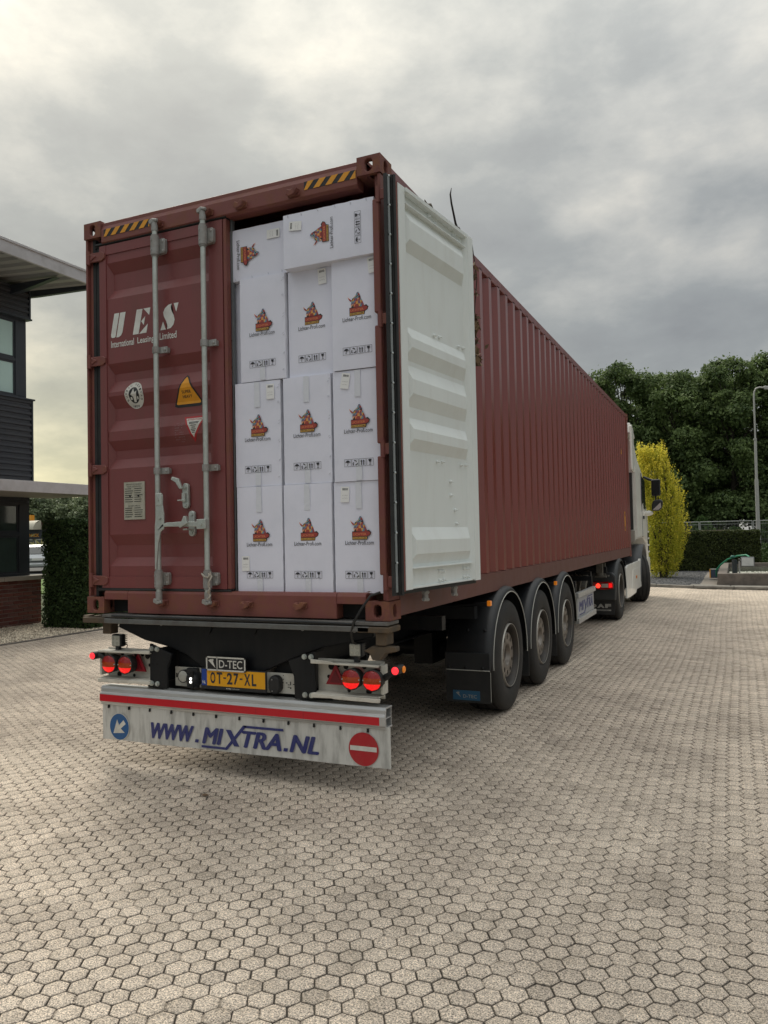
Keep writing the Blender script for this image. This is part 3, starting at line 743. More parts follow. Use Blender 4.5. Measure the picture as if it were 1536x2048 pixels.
# UES stencil lettering
u = MB(); mp = lambda a, b: (a, YD+.0045, b)
def sh(pts, x0, w, z0, h, k=.16): # unit square to sheared box
    return [(x0+p[0]*w+p[1]*h*k*1.0, z0+p[1]*h) for p in pts]
z0, hh = 3.095, .178
U1 = [(0, .14), (.05, .04), (.16, 0), (.34, 0), (.42, .04), (.42, 1), (0, 1)]
U2 = [(.50, 0), (.72, 0), (.88, .06), (.96, .18), (.96, 1), (.50, 1)]
for q in (U1, U2): poly(u, sh(q, -.991, .112, z0, hh, .22), mp)
E1 = [(0, 0), (.42, 0), (.42, 1), (0, 1)]
for q in (E1, [(.48, 1), (.98, 1), (.98, .70)], [(.46, .50), (.70, .33), (.70, .68)], [(.46, 0), (.98, 0), (.98, .36)]): poly(u, sh(q, -.780, .128, z0, hh, .22), mp)
S1 = [(.0, .0), (.42, .0), (.10, .34)]
S2 = [(.50, 0), (.78, .03), (.95, .16), (.97, .34), (.85, .52), (.62, .72), (.52, .86), (.55, 1.0), (.30, .97), (.08, .86), (.0, .70), (.10, .54), (.35, .32), (.50, .14)]
S3 = [(.70, 1), (1.06, 1), (1.0, .64)]
for q in (S1, S3): poly(u, sh(q, -.528, .118, z0, hh, .22), mp)
v_ = sh(S2, -.528, .118, z0, hh, .22); bm = bmesh.new(); f = bm.faces.new([bm.verts.new((a, 0, b)) for a, b in v_]); bmesh.ops.triangulate(bm, faces=[f])
bm.verts.index_update(); u.add([mp(v.co.x, v.co.z) for v in bm.verts], [tuple(v.index for v in f.verts) for f in bm.faces]); bm.free()
u.build('ues_lettering', WHITEI, door)
u = MB()
text(u, 'International', mp, -.985, -.770, 3.022, 3.072, .012); text(u, 'Leasing', mp, -.738, -.585, 3.013, 3.070, .012); text(u, 'Limited', mp, -.535, -.385, 3.026, 3.076, .012)
u.build('company_lettering', WHITEI, door)

# --- open right door, swung round against the side wall
od = Vector((.110, .994, 0)).normalized(); on_ = Vector((od.y, -od.x, 0)); O = Vector((1.335, 0.0, 0))
def dm(u_, z, n_=0.0): p = O+od*u_+on_*n_; return (p.x, p.y, z)
def dbox(m, u0, u1, n0, n1, z0, z1):
    vs = [dm(a, z, n) for z in (z0, z1) for n in (n0, n1) for a in (u0, u1)]
    m.add(vs, [(0, 2, 3, 1), (4, 5, 7, 6), (0, 1, 5, 4), (2, 6, 7, 3), (0, 4, 6, 2), (1, 3, 7, 5)])
m = MB()
dbox(m, 0, .085, -.045, 0, 1.268, 3.768)
dbox(m, .085, .985, -.048, -.040, 1.270, 3.76)
dbox(m, 1.010, 1.10, -.045, .006, 1.268, 3.768)
panel(m, lambda a, z, d: dm(a, z, -.030+d), .085, .975, 1.275, 3.755, .036, .045)
m.add([dm(.975, 1.275, -.030), dm(1.010, 1.275, .004), dm(1.010, 3.755, .004), dm(.975, 3.755, -.030)], [(0, 1, 2, 3)])
m.add([dm(.085, 1.275, -.030), dm(.085, 1.275, 0), dm(.085, 3.755, 0), dm(.085, 3.755, -.030)], [(0, 1, 2, 3)])
odr = m.build('open_door', GREYW, ct, label='open rear door folded back, its white inner face showing')
for q in ((.086, .995, -.03, .012, 3.742, 3.766), (.086, .985, -.03, .004, 3.668, 3.674), (.086, .985, -.03, .004, 1.393, 1.399), (.086, .995, -.03, -.01, 1.27, 1.280)):
    m = MB(); dbox(m, *q); m.build('door_rail', GREYW, odr)
m = MB(); dbox(m, -.028, -.001, -.050, -.004, 1.262, 3.775); m.build('door_edge', MAROOND, odr)
m = MB(); dbox(m, -.05, -.028, -.055, -.012, 1.24, 3.80); dbox(m, -.09, -.05, -.050, -.030, 1.24, 3.80)
m.tube([dm(-.036, 1.24, -.006), dm(-.036, 3.80, -.006)], .011, 8)
dbox(m, -.02, 1.10, -.055, -.03, 1.243, 1.266); dbox(m, -.02, 1.10, -.055, -.02, 3.770, 3.785)
m.build('door_gasket', RUBBER, odr)
m = MB(); pz = 1.28
for k in range(14):
    z0_ = 1.26+k*.181; dbox(m, -.075, -.058, -.030, -.024, z0_, z0_+.170); m.sphere(dm(-.066, z0_+.175, -.024), .009, 6)
m.build('gasket_retainer', mat('retainer_strip', (.5, .54, .55), .4, .5, var=.2, vscale=20), odr)
m = MB()
for uu, zz in ((.45, 3.72), (.53, 3.70), (.83, 3.715), (.91, 3.70), (.50, 2.93), (.58, 2.935), (.88, 2.93), (.955, 2.935), (.50, 2.085), (.58, 2.09), (.875, 2.088), (.955, 2.092), (.70, 1.963), (.70, 1.868), (.76, 1.769), (.78, 1.675), (.50, 1.36), (.55, 1.355), (.50, 1.30), (.56, 1.30), (.88, 1.36), (.94, 1.355), (.88, 1.30), (.94, 1.30)):
    m.sphere(dm(uu, zz, -.026), .013, 8); m.cyl(dm(uu, zz, -.03), dm(uu, zz-.004, -.004), .006, 6)
m.build('rivets', GREYW, odr, kind='stuff')
# locking gear of the open door on its hidden outer face
for uu in (.42, .86):
    m = MB(); m.tube([dm(uu, 1.23, -.095), dm(uu, 3.83, -.095)], .018, 10); m.build('lock_rod', GALV, odr)
m = MB()
for zz in (1.21, 1.215):
    pass
for uu in (.42, .86):
    a = dm(uu, 1.20, -.095); m.tube([(a[0], a[1], 1.235), (a[0], a[1], 1.18)], .022, 10); m.tube([(a[0]+.004, a[1]-.045, 1.180), (a[0]+.004, a[1]+.045, 1.172)], .011, 8); m.tube([(a[0]+.004, a[1]-.04, 1.225), (a[0]+.004, a[1]+.04, 1.222)], .013, 8)
m.build('rod_cam', GALVD, odr)
for z in (3.715, 2.937, 2.133, 1.319):
    m = MB(); m.prism([(-.002, z-.04), (-.002, z+.04), (-.02, z+.036), (-.02, z-.036)], 1.19, 1.30, 'x') if False else m.box(1.20, 1.285, -.012, .002, z-.034, z+.034)
    m.cyl((1.205, -.004, z-.05), (1.205, -.004, z+.05), .017, 12)
    m.build('hinge', MAROOND, odr, bevel=.004)

# rope tied to the second rod
rp = MB(); pts = [(-.125, -.075, 1.372), (-.10, -.085, 1.352), (-.07, -.075, 1.345), (-.06, -.07, 1.362), (-.075, -.055, 1.385), (-.055, -.065, 1.35), (-.06, -.08, 1.32)]
for k in range(10): pts.append((-.06+.004*math.sin(k*1.9), -.082+.004*math.cos(k*1.9), 1.31-k*.012))
rp.tube(pts, .006, 6)
pts2 = [(p[0]+.008*math.sin(i*1.4), p[1]-.004+.006*math.cos(i*1.4), p[2]) for i, p in enumerate(pts)]; rp.tube(pts2, .005, 6)
tag(rp.build('tie_rope', mat('rope_fibre', (.42, .38, .32), .9, var=.3, vscale=60)), 'frayed light rope tied round the foot of the lock rod nearest the boxes', 'rope')
# dried vine behind the open door
vine = MB(); vl = []
base_ = thing('dried_vine', 'dried brown vine and withered leaves hanging behind the open white door', 'vine', (1.44, 1.15, 2.6))
vine.tube([(1.44, 1.14, 3.78), (1.46, 1.19, 3.50), (1.44, 1.17, 3.25), (1.47, 1.22, 3.12)], .004, 6)
vine.tube([(1.45, 1.16, 3.42), (1.43, 1.30, 3.42), (1.40, 1.45, 3.46)], .0025, 5)
vine.tube([(1.44, 1.14, 3.78), (1.44, 1.12, 3.2), (1.43, 1.14, 2.90)], .004, 6)
vine.build('stem', BARK, base_)
def leafmesh(name, pts, size, matl, parent=None, world=True, aspect=1.6, nrm=None, kind=None, spread=1.0, tones=None, flat=0.0):
    """diamond leaves (2 triangles) at pts"""
    n = len(pts); a = RNG.normal(size=(n, 3)); a /= np.linalg.norm(a, axis=1)[:, None]
    if nrm is not None: a = nrm+spread*RNG.normal(size=(n, 3)); a /= np.linalg.norm(a, axis=1)[:, None]
    r = RNG.normal(size=(n, 3)); r -= a*(r*a).sum(1)[:, None]; r /= np.linalg.norm(r, axis=1)[:, None]
    q = np.cross(a, r); sz = size*(.6+.8*RNG.random(n))[:, None]
    V = np.stack([pts-r*sz*aspect/2, pts+q*sz/2+a*sz*.12, pts+r*sz*aspect/2, pts-q*sz/2+a*sz*.12], 1)
    F = np.arange(n*4)
    me = bpy.data.meshes.new(name); me.vertices.add(n*4); me.vertices.foreach_set('co', V.reshape(-1)); me.loops.add(n*4); me.loops.foreach_set('vertex_index', F)
    me.polygons.add(n); me.polygons.foreach_set('loop_start', np.arange(n)*4); me.polygons.foreach_set('loop_total', np.full(n, 4)); me.update(calc_edges=True)
    me.materials.append(matl); at = me.attributes.new('tone', 'FLOAT', 'FACE'); at.data.foreach_set('value', RNG.random(n) if tones is None else tones)
    return link(name, me, parent, kind=kind)
pv = []
for k in range(150):
    z = random.uniform(2.86, 3.22) if random.random() < .85 else random.uniform(3.3, 3.6)
    w = .055 if z < 3.05 else .035
    pv.append((1.435+random.gauss(0, .022), 1.145+random.gauss(0, w)*.35+(.015 if z < 3.05 else 0), z))
leafmesh('leaves', np.array(pv), .042, LDRY, base_)
tw = MB()
tw.tube([(1.40, .985, 3.775), (1.39, .93, 3.84), (1.385, .865, 3.96), (1.383, .85, 4.02), (1.385, .872, 4.075)], [.008, .008, .007, .006, .002], 7)
tw.tube([(1.39, .95, 3.80), (1.39, 1.00, 3.835), (1.39, 1.035, 3.835)], [.006, .005, .002], 6)
tw.tube([(1.395, .965, 3.785), (1.40, 1.04, 3.79)], [.005, .002], 6)
tag(tw.build('twig', mat('dark_twig', (.03, .022, .02), .8)), 'bare curved twig sticking up over the top edge of the open door', 'twig')
tw = MB(); tw.tube([(1.36, .40, 3.77), (1.37, .47, 3.80), (1.37, .54, 3.79)], [.012, .012, .002], 6); tw.tube([(1.36, .44, 3.79), (1.365, .38, 3.80)], [.008, .003], 6)
tag(tw.build('twig', mat('brown_twig', (.10, .075, .055), .85)), 'short brown broken twig lying on the top edge of the open door', 'twig')

# ------------------------------------------------------------------ cartons
def emblem_parts():
    """plain mosaic crest of small coloured facets over the lettered banner"""
    m = MB(); e = lambda a, b: (a, -.0012, b); e2 = lambda a, b: (a, -.0020, b); e3 = lambda a, b: (a, -.0028, b)
    m.m = 5; poly(m, [(-.046, -.062), (.050, -.062), (.054, -.044), (.070, -.036), (.076, -.020), (.062, -.006), (.048, -.010), (-.046, -.014)], e)
    m.m = 0; poly(m, [(-.043, -.043), (.050, -.042), (.068, -.032), (.070, -.020), (.056, -.014), (-.043, -.018)], e2)
    m.m = 1; poly(m, [(-.043, -.059), (.046, -.059), (.048, -.046), (-.043, -.046)], e2)
    rg = random.Random(5)
    rows = [(-.014, -.034, .050), (.004, -.036, .044), (.022, -.032, .036), (.038, -.026, .028), (.052, -.006, .024), (.064, .0, .018), (.072, .004, .014)]
    pal = [0, 1, 2, 3, 4, 6, 0, 3, 1, 5, 2, 0]
    for k in range(len(rows)-1):
        z0_, a0, b0 = rows[k]; z1_, a1, b1 = rows[k+1]; n_ = 5 if k < 3 else (3 if k < 4 else 2)
        for i in range(n_):
            f0, f1 = i/n_, (i+1)/n_; p_ = [(a0+(b0-a0)*f0, z0_), (a0+(b0-a0)*f1, z0_), (a1+(b1-a1)*f1, z1_), (a1+(b1-a1)*f0, z1_)]
            m.m = rg.choice(pal); m.add([e(*p_[0]), e(*p_[1]), e(*p_[2])], [(0, 1, 2)]); m.m = rg.choice(pal); m.add([e(*p_[0]), e(*p_[2]), e(*p_[3])], [(0, 1, 2)])
    m.m = 6; poly(m, [(-.036, .030), (-.046, .040), (-.056, .050), (-.050, .034)], e); m.m = 0; poly(m, [(-.030, .028), (-.036, .020), (-.050, .034), (-.046, .040)], e)
    m.m = 6; text(m, 'LICHTER', e3, -.040, .046, -.037, -.024, .02); m.m = 5; text(m, 'PROFI.COM', e3, -.038, .042, -.0565, -.0485, .02)
    return m.mesh('emblem', [PRED, PYEL, PTEAL, PBLU, PSKIN, BLK, mat('print_orange', (.75, .24, .10), .6)])
def webtext():
    m = MB(); text(m, 'Lichter-Profi.com', lambda a, b: (a, -.0012, b), -.100, .100, -.096, -.070, .004); return m.mesh('web_address', INKB)
def symbols():
    m = MB(); e = lambda a, b: (a, -.0012, b)
    def fr(x):
        s = .024; w = .0018
        for q in ((-s, -s, s, -s+w), (-s, s-w, s, s), (-s, -s, -s+w, s), (s-w, -s, s, s)): m.add([e(x+q[0], q[1]), e(x+q[2], q[1]), e(x+q[2], q[3]), e(x+q[0], q[3])], [(0, 1, 2, 3)])
    for x in (-.078, -.026, .026, .078): fr(x)
    x = -.078; poly(m, [(x-.018, .000), (x-.014, .010), (x-.006, .015), (x, .017), (x+.006, .015), (x+.014, .010), (x+.018, .0), (x+.009, .004), (x, .0), (x-.009, .004)], e)
    m.add([e(x-.0012, 0), e(x+.0012, 0), e(x+.0012, -.015), e(x-.0012, -.015)], [(0, 1, 2, 3)]); m.add([e(x-.006, -.013), e(x, -.018), e(x+.001, -.015), e(x-.005, -.010)], [(0, 1, 2, 3)])
    x = -.026
    for k in range(3):
        a = k*2*PI/3+PI/2
        def rr(p, a=a): c, s = math.cos(a), math.sin(a); return (x+p[0]*c-p[1]*s, p[0]*s+p[1]*c-.002)
        poly(m, [rr(p) for p in ((.006, -.012), (.016, -.008), (.018, .001), (.013, .001), (.011, -.004), (.006, -.006))], e)
        poly(m, [rr(p) for p in ((.010, .001), (.021, .001), (.0155, .009))], e)
    for x in (.018, .034):
        m.add([e(x-.003, -.017), e(x+.003, -.017), e(x+.003, .006), e(x-.003, .006)], [(0, 1, 2, 3)]); poly(m, [(x-.007, .005), (x+.007, .005), (x, .018)], e)
    x = .078; poly(m, [(x-.011, .018), (x+.011, .018), (x+.009, .006), (x+.002, -.001), (x-.002, -.001), (x-.009, .006)], e)
    m.add([e(x-.0015, -.001), e(x+.0015, -.001), e(x+.0015, -.015), e(x-.0015, -.015)], [(0, 1, 2, 3)]); m.add([e(x-.008, -.018), e(x+.008, -.018), e(x+.008, -.015), e(x-.008, -.015)], [(0, 1, 2, 3)])
    return m.mesh('handling_symbols', INKB)
def shiplabel():
    m = MB(); m.box(-.03, .03, -.0022, -.0008, -.05, .05); m.m = 1
    e = lambda a, b: (a, -.0030, b); x = -.018
    while x < .02:
        w = random.choice((.0012, .002, .003)); m.add([e(x, .026), e(x+w, .026), e(x+w, .040), e(x, .040)], [(0, 1, 2, 3)]); x += w+.0012
    for z in (-.006, -.024):
        text(m, 'FUJ190405027' if z > -.01 else 'BZJ-MHR42027', e, -.02, .02, z-.0018, z+.0018)
    return m.mesh('shipping_label', [LABEL, mat('label_ink', (.16, .16, .16), .6)])
def tape(l):
    m = MB(); n = 8; vs = []
    for i in range(n+1):
        for a in (-.021, .021): vs.append((a+random.uniform(-.001, .001), -.0008-random.uniform(0, .0006), l*i/n))
    m.add(vs, [(2*i, 2*i+1, 2*i+3, 2*i+2) for i in range(n)]); return m.mesh('tape_strip', TAPE)
EM, WEB, SYM, LAB, TP1, TP2 = emblem_parts(), webtext(), symbols(), shiplabel(), tape(.17), tape(.13)
BW, BH, BD = .358, .705, .40
def carton_body(w=BW, h=BH, crease=True):
    """front panel slightly bowed, creased right-hand edge"""
    m = MB(); nx, nz = 7, 13; vs = []
    sd_ = random.random()*9
    for k in range(nz+1):
        for i in range(nx+1):
            a, b = i/nx, k/nz
            y = -.004*math.sin(PI*a)*math.sin(PI*b)*math.sin(sd_+2*a)+.0015*math.sin(9*b+sd_)*a
            x = (a-.5)*w
            if i == nx: x -= .003*abs(math.sin(b*19+sd_)); y += .003*abs(math.sin(b*19+sd_))
            if i == 0: x += .0015*abs(math.sin(b*15+sd_))
            vs.append((x, y if 0 < i < nx and 0 < k < nz else y*.3+.002, b*h))
    m.smooth = True; m.add(vs, [(k*(nx+1)+i, k*(nx+1)+i+1, (k+1)*(nx+1)+i+1, (k+1)*(nx+1)+i) for k in range(nz) for i in range(nx)]); m.smooth = False
    m.m = 1
    def strip(ids, off):
        vv = [vs[i] for i in ids]+[(vs[i][0], BD, vs[i][2]) for i in ids]; n = len(ids)
        m.add(vv, [(i, i+1, n+i+1, n+i) for i in range(n-1)])
    strip([k*(nx+1) for k in range(nz+1)], 0); strip([k*(nx+1)+nx for k in range(nz+1)], 0)
    strip(list(range(nx+1)), 0); strip([nz*(nx+1)+i for i in range(nx+1)], 0)
    m.add([(-w/2, BD, 0), (w/2, BD, 0), (w/2, BD, h), (-w/2, BD, h)], [(0, 1, 2, 3)])
    return m
def dents(h, side=1, n=6):
    m = MB()
    for k in range(n):
        z = h*(.06+.88*k/(n-1))+random.uniform(-.01, .01); x = side*(BW/2-.016)
        for q in range(2):
            x1 = x-side*random.uniform(.0, .012); z1 = z+random.uniform(-.012, .012)
            m.add([(x1, -.0015, z1), (x1+.012, -.0032, z1+.004), (x1+.014, -.0015, z1+.011), (x1+.002, -.001, z1+.006)], [(0, 1, 2, 3)])
    return m.mesh('corner_dents', DENT)
DENTM = [dents(BH) for _ in range(3)]
BODY = [carton_body().mesh('carton_panel', [CARD, CARDE]) for _ in range(4)]
def sub(me, par, loc=(0, 0, 0), rot=(0, 0, 0)):
    o = bpy.data.objects.new(me.name.split('.')[0], me); COL.objects.link(o); o.parent = par; o.location = loc; o.rotation_euler = rot; return o
def carton(cx, z, label, y=.055, rz=0.0, lab=None, labrot=0.0, t1=True, t2=True, dent=True, ez=.40, tilt=0, turn=0, sc=1.0, hide=False):
    t = thing('carton', label, 'box', (cx, y, z), world=False, group='white printed cartons stacked inside the container', rz=rz)
    t.rotation_euler.y = tilt
    piv = t
    sub(BODY[random.randrange(4)], t)
    if not hide:
        sub(EM, t, (.0, -.004, ez+.004)).scale = (1.1, 1, 1.1); sub(WEB, t, (.0, -.004, ez)); sub(SYM, t, (0, -.0045, .115))
    if t1: o = sub(TP1, t, (.0, -.003, BH-.172))
    if t2: o = sub(TP2, t, (.0, -.003, .004))
    if dent: sub(DENTM[random.randrange(3)], t)['kind'] = 'stuff'
    if lab: sub(LAB, t, (lab[0], -.005, lab[1]), (0, labrot, 0))
    return t
Z1, Z2, Z3 = 1.243, 1.950, 2.660
carton(.256, Z1, 'white carton, bottom row, left one, its paper label low beside the umbrella symbol', lab=(-.11, .19), dent=False, ez=.40)
carton(.628, Z1, 'white carton without a paper label, middle of the bottom row', lab=None, dent=False, y=.052)
carton(.998, Z1, 'white carton at the right of the bottom row, label high on its left', lab=(-.095, .625), labrot=R(2), y=.06)
carton(.250, Z2, 'white carton at the left of the second row, label at its upper right corner', lab=(.105, .63), y=.062, rz=R(1))
carton(.632, Z2, 'white carton without a paper label in the middle of the second row', lab=None, y=.06)
carton(1.010, Z2, 'white carton, right of the second row, with a peeling skewed label', lab=(-.085, .64), labrot=R(10), y=.05)
carton(.300, Z3, 'white carton without paper label, left of the third row, under the sideways box', lab=None, t1=False, y=.06)
carton(.668, Z3, 'white carton in the middle of the third row, label near its top edge, slightly right', lab=(.085, .64), labrot=R(-4), t1=False, t2=False, y=.085)
carton(1.020, Z3+.0, 'white carton at the right of the third row, label cut off by the jamb', lab=(.115, .64), labrot=R(-6), t1=False, t2=False, y=.04)
# lying cartons on top: the whole thing turned
def lying(cx, cz, label, y, turn, lab, labrot=0):
    t = thing('carton', label, 'box', (cx, y, cz), world=False, group='white printed cartons stacked inside the container')
    t.rotation_euler.y = turn
    off = (0, 0, -BH/2)
    sub(BODY[random.randrange(4)], t, off)
    sub(EM, t, (0, -.004, .054)).scale = (1.1, 1, 1.1); sub(WEB, t, (0, -.004, .05)); sub(SYM, t, (0, -.0045, -.235))
    d_ = sub(DENTM[0], t, off); d_['kind'] = 'stuff'; sub(LAB, t, (lab[0], -.005, lab[1]), (0, labrot, 0)); return t
lying(.142, 3.545, 'white carton lying on its side at the top left, picture head to the right', .075, R(90), (-.10, .25), R(0))
lt_ = lying(.838, 3.540, 'white carton lying on its side at the top right, jutting out over the row below', .004, R(-90), (.09, .25), R(6)); lt_.scale = (1, 1, .93)
# second depth of cartons just behind (only slivers show)
t = carton(-.075, Z3, 'white carton set back behind the closed door, only a narrow edge showing', y=.12, dent=False, t1=False, t2=False)
for z in (Z1, Z2):
    carton(-.112, z, 'white carton mostly hidden behind the closed door, in the '+('bottom' if z == Z1 else 'second')+' row', y=.16, dent=False, t1=False, t2=False, hide=True)
# inner door gasket edge seen beside the cartons
m = MB(); m.box(.050, .060, .066, .10, 1.245, 3.80); m.build('gasket_edge', mat('gasket_grey', (.16, .17, .18), .5), ct)

# ------------------------------------------------------------------ trailer
tr = thing('container_trailer', 'black three axle container trailer chassis with rear lights and number plate', 'trailer', (0, 5, 0))
# main I-beams
m = MB()
for s in (-1, 1):
    m.box(s*.5-.07, s*.5+.07, .35, 11.2, .990, 1.004); m.box(s*.5-.07, s*.5+.07, .35, 9.0, .70, .715); m.box(s*.5-.006, s*.5+.006, .35, 11.2, .70 if False else .715, .990)
m.build('main_beam', BLACKP, tr)
for y in (1.2, 2.0, 3.2, 4.6, 6.2, 7.8, 9.4, 11.0, 11.9):
    m = MB(); m.box(-.494, .494, y-.05, y+.05, .78, .98); m.box(-1.13, -.506, y-.04, y+.04, .88, .985); m.box(.506, 1.13, y-.04, y+.04, .88, .985)
    m.build('crossmember', BLACKP, tr)
# rear bolster
m = MB(); m.box(-1.05, 1.22, -.035, .14, 1.052, 1.074); bol = m.build('rear_bolster', mat('bolster_grey', (.16, .16, .155), .55, .2, var=.2, vscale=9, dirt=(.1, .07, .05), dscale=8, damt=.6), tr, bevel=.003)
m = MB(); m.box(-1.02, 1.10, -.050, -.030, 1.012, 1.046); m.build('bolster_lip', mat('lip_steel', (.15, .155, .15), .5, .3, var=.2, vscale=9, dirt=(.08, .06, .05), dscale=8, damt=.6), bol, bevel=.004)
m = MB(); m.tube([(-.95, -.042, 1.066), (-.2, -.046, 1.064), (.5, -.042, 1.066), (1.0, -.03, 1.060)], .008, 6); m.build('cable_run', PLAST, bol)
m = MB(); m.box(1.02, 1.235, -.05, .13, 1.010, 1.045); m.box(1.13, 1.20, -.02, .10, .93, 1.01); m.prism([(1.04, .89), (1.10, .925), (1.26, .925), (1.262, .895), (1.19, .88), (1.16, .84), (1.10, .84), (1.08, .88)], -.01, .05, 'y')
m.build('twistlock', mat('twistlock_rusty', (.09, .07, .05), .7, .2, var=.3, vscale=15, dirt=(.2, .13, .07), dscale=12, damt=.6), tr, bevel=.005)
m = MB(); m.box(-1.235, -1.02, -.04, .13, 1.010, 1.050); m.box(-1.13, -1.05, .05, .13, .92, 1.01); m.box(-1.26, -1.21, -.01, .06, 1.03, 1.06)
m.build('twistlock', bpy.data.materials['twistlock_rusty'], tr, bevel=.005)
# V shaped rear crossbeam
m = MB(); vp = [(-1.02, 1.012), (-1.02, .965), (-.78, .88), (-.56, .84), (-.40, .79), (-.26, .705), (.24, .705), (.46, .80), (.70, .885), (.95, .935), (1.06, .965), (1.06, 1.012)]
m.prism(vp, .10, .30, 'y'); vb = m.build('rear_crossbeam', BLACKP, tr, bevel=.006)
m = MB()
for x in (-.62, -.20, .17, .55, .93): m.tube([(x, .092, .998), (x, .104, .998)], .011, 8)
m.build('beam_bolts', GALVD, vb, kind='stuff')
for x in (-.20, .17):
    m = MB(); m.prism([(x-.035, 1.008), (x+.035, 1.008), (x+.012, .955), (x-.002, .945), (x-.018, .955)], .090, .099, 'y'); m.build('gusset', BLACKP, vb)
# bracket plates carrying the bumper
def bracket(s):
    m = MB(); pts = [(.475, .800), (.672, .868), (.672, .565), (.520, .555), (.515, .70)]
    pts = [(s*x, z) for x, z in pts]; m.prism(pts, .030, .055, 'y'); m.prism([(s*.55, .60), (s*.60, .60), (s*.60, .84), (s*.55, .82)], .055, .30, 'y')
    b_ = m.build('bracket_plate', BLACKP, tr, bevel=.004)
    for x in (.600, .650):
        for z in (.588, .833 if x > .61 else .832):
            q = MB(); q.cyl((s*x, .012, z), (s*x, .03, z), .013, 6); q.cyl((s*x, .022, z), (s*x, .030, z), .018, 12); q.build('bolt', GALV, b_)
    q = MB()
    for x, z in ((.605, .725), (.645, .725)): q.cyl((s*x, .0285, z), (s*x, .0295, z), .008, 10)
    q.build('bolt_hole', DARKH, b_, kind='stuff')
bracket(-1); bracket(1)
m = MB(); m.prism([(-.52, .80), (-.34, .80), (-.30, .70), (-.36, .57), (-.52, .56)], .16, .2, 'y'); m.prism([(.29, .70), (.34, .80), (.50, .80), (.52, .56), (.38, .56)], .16, .2, 'y')
m.tube([(-.52, .2, .57), (-.36, .2, .555), (-.30, .2, .57)], .03, 8); m.box(-.7, .7, .22, .30, .50, .60)
m.build('under_bracket', BLACKP, tr)
# centre white light panel
m = MB(); m.box(-.515, .51, .115, .125, .565, .700); wp = m.build('centre_panel', CREAM, tr, bevel=.002)
m = MB()
for x, z, a, b_ in ((-.50, .64, .012, .03), (-.47, .64, .004, .02), (-.45, .655, .006, .006), (-.45, .635, .006, .006), (-.43, .615, .006, .006), (-.53+.0, .60, .005, .005), (.385, .685, .004, .006), (.385, .66, .005, .006), (.375, .637, .022, .006), (.41, .637, .012, .006), (.44, .635, .006, .024), (.425, .625, .014, .005), (.44, .605, .010, .010), (.425, .61, .014, .005), (.465, .63, .014, .005)):
    m.box(x-a/2, x+a/2, .1135, .116, z-b_/2, z+b_/2)
m.build('panel_slots', DARKH, wp, kind='stuff')
m = MB(); m.cyl((-.420, .080, .640), (-.420, .115, .640), .045, 24); rl = m.build('reversing_lamp', PLAST, tr)
m = MB(); m.sphere((-.420, .082, .640), .041, 20, (1, .28, 1)); m.build('lens', mat('reversing_lens', (.42, .42, .38), .25, var=.1, vscale=60), rl)
m = MB(); m.rev([(-.06, .002), (-.055, .03), (-.03, .050), (.03, .058)], (-.330, .095, .628), 'y', 20); m.box(-.388, -.300, .08, .115, .565, .70)
hl = m.build('plate_lamp', PLAST, tr, bevel=.003)
m = MB(); m.prism([(-.322, .57), (-.300, .57), (-.300, .69), (-.322, .685), (-.335, .66), (-.338, .63), (-.335, .60)], .036, .05, 'y'); m.build('glass', DARKH, hl)
for z in (.615, .638):
    m = MB(); m.sphere((-.315, .034, z), .010, 10); m.build('led', mat('white_led', (.9, .9, .9), .2, emit=(1, .98, .9), es=1.0), hl)
m = MB(); m.prism([(.300, .640), (.304, .67), (.325, .690), (.365, .688), (.385, .665), (.388, .60), (.370, .573), (.325, .568), (.302, .59)], .055, .115, 'y')
so_ = m.build('cable_socket', RUBBER, tr, bevel=.015, seg=3)
m = MB(); m.cyl((.335, .05, .665), (.335, .056, .665), .004, 8); m.cyl((.335, .05, .590), (.335, .056, .590), .004, 8); m.build('screw', GALVD, so_, kind='stuff')
# number plate
m = MB(); m.box(-.242, .292, .052, .066, .572, .716); fr_ = m.build('number_plate', PLAST, tr, bevel=.006, seg=2)
pm_ = lambda a, b: (a, .0490, b)
m = MB(); m.m = 0; m.box(-.190, .282, .0505, .053, .597, .708); m.m = 1; m.box(-.234, -.190, .0503, .053, .597, .708)
m.build('plate_face', [PLATEY, PLATEB], fr_, bevel=.001)
m = MB()
sp = [('O', -.160, -.118), ('T', -.106, -.062), ('2', -.022, .022), ('7', .032, .072), ('X', .118, .166), ('L', .178, .214)]
for ch, a, b_ in sp: text(m, ch, pm_, a, b_, .614, .692, .028)
for a in (-.052, .082): m.add([pm_(a, .650), pm_(a+.022, .650), pm_(a+.022, .660), pm_(a, .660)], [(0, 1, 2, 3)])
m.build('registration', INKB, fr_)
m = MB(); text(m, 'NL', pm_, -.226, -.198, .610, .630, .02); text(m, 'D-TEC', lambda a, b: (a, .0510, b), -.030, .012, .580, .588, .02); text(m, 'TRAILER SYSTEMS', lambda a, b: (a, .0510, b), .018, .075, .5815, .5865)
m.build('plate_lettering', WHITEI, fr_)
# D-TEC name board
m = MB(); m.box(-.186, .136, .040, .062, .703, .799); nb = m.build('maker_sign', mat('sign_black', (.012, .012, .014), .4), tr, bevel=.001)
m = MB(); y_ = .038
for q in ((-.186, .703, .136, .713), (-.186, .789, .136, .799), (-.186, .703, -.176, .799), (.126, .703, .136, .799), (-.098, .703, -.092, .799)): m.box(q[0], q[2], y_, .040, q[1], q[3])
m.build('sign_border', SWHITE, nb)
dm_ = lambda a, b: (a, .0380, b)
m = MB(); text(m, 'D-TEC', dm_, -.078, .112, .724, .778, .012)
poly(m, [(-.168, .772), (-.150, .780), (-.126, .783), (-.122, .776), (-.128, .766), (-.108, .722)], dm_)
m.build('sign_lettering', SWHITE, nb)
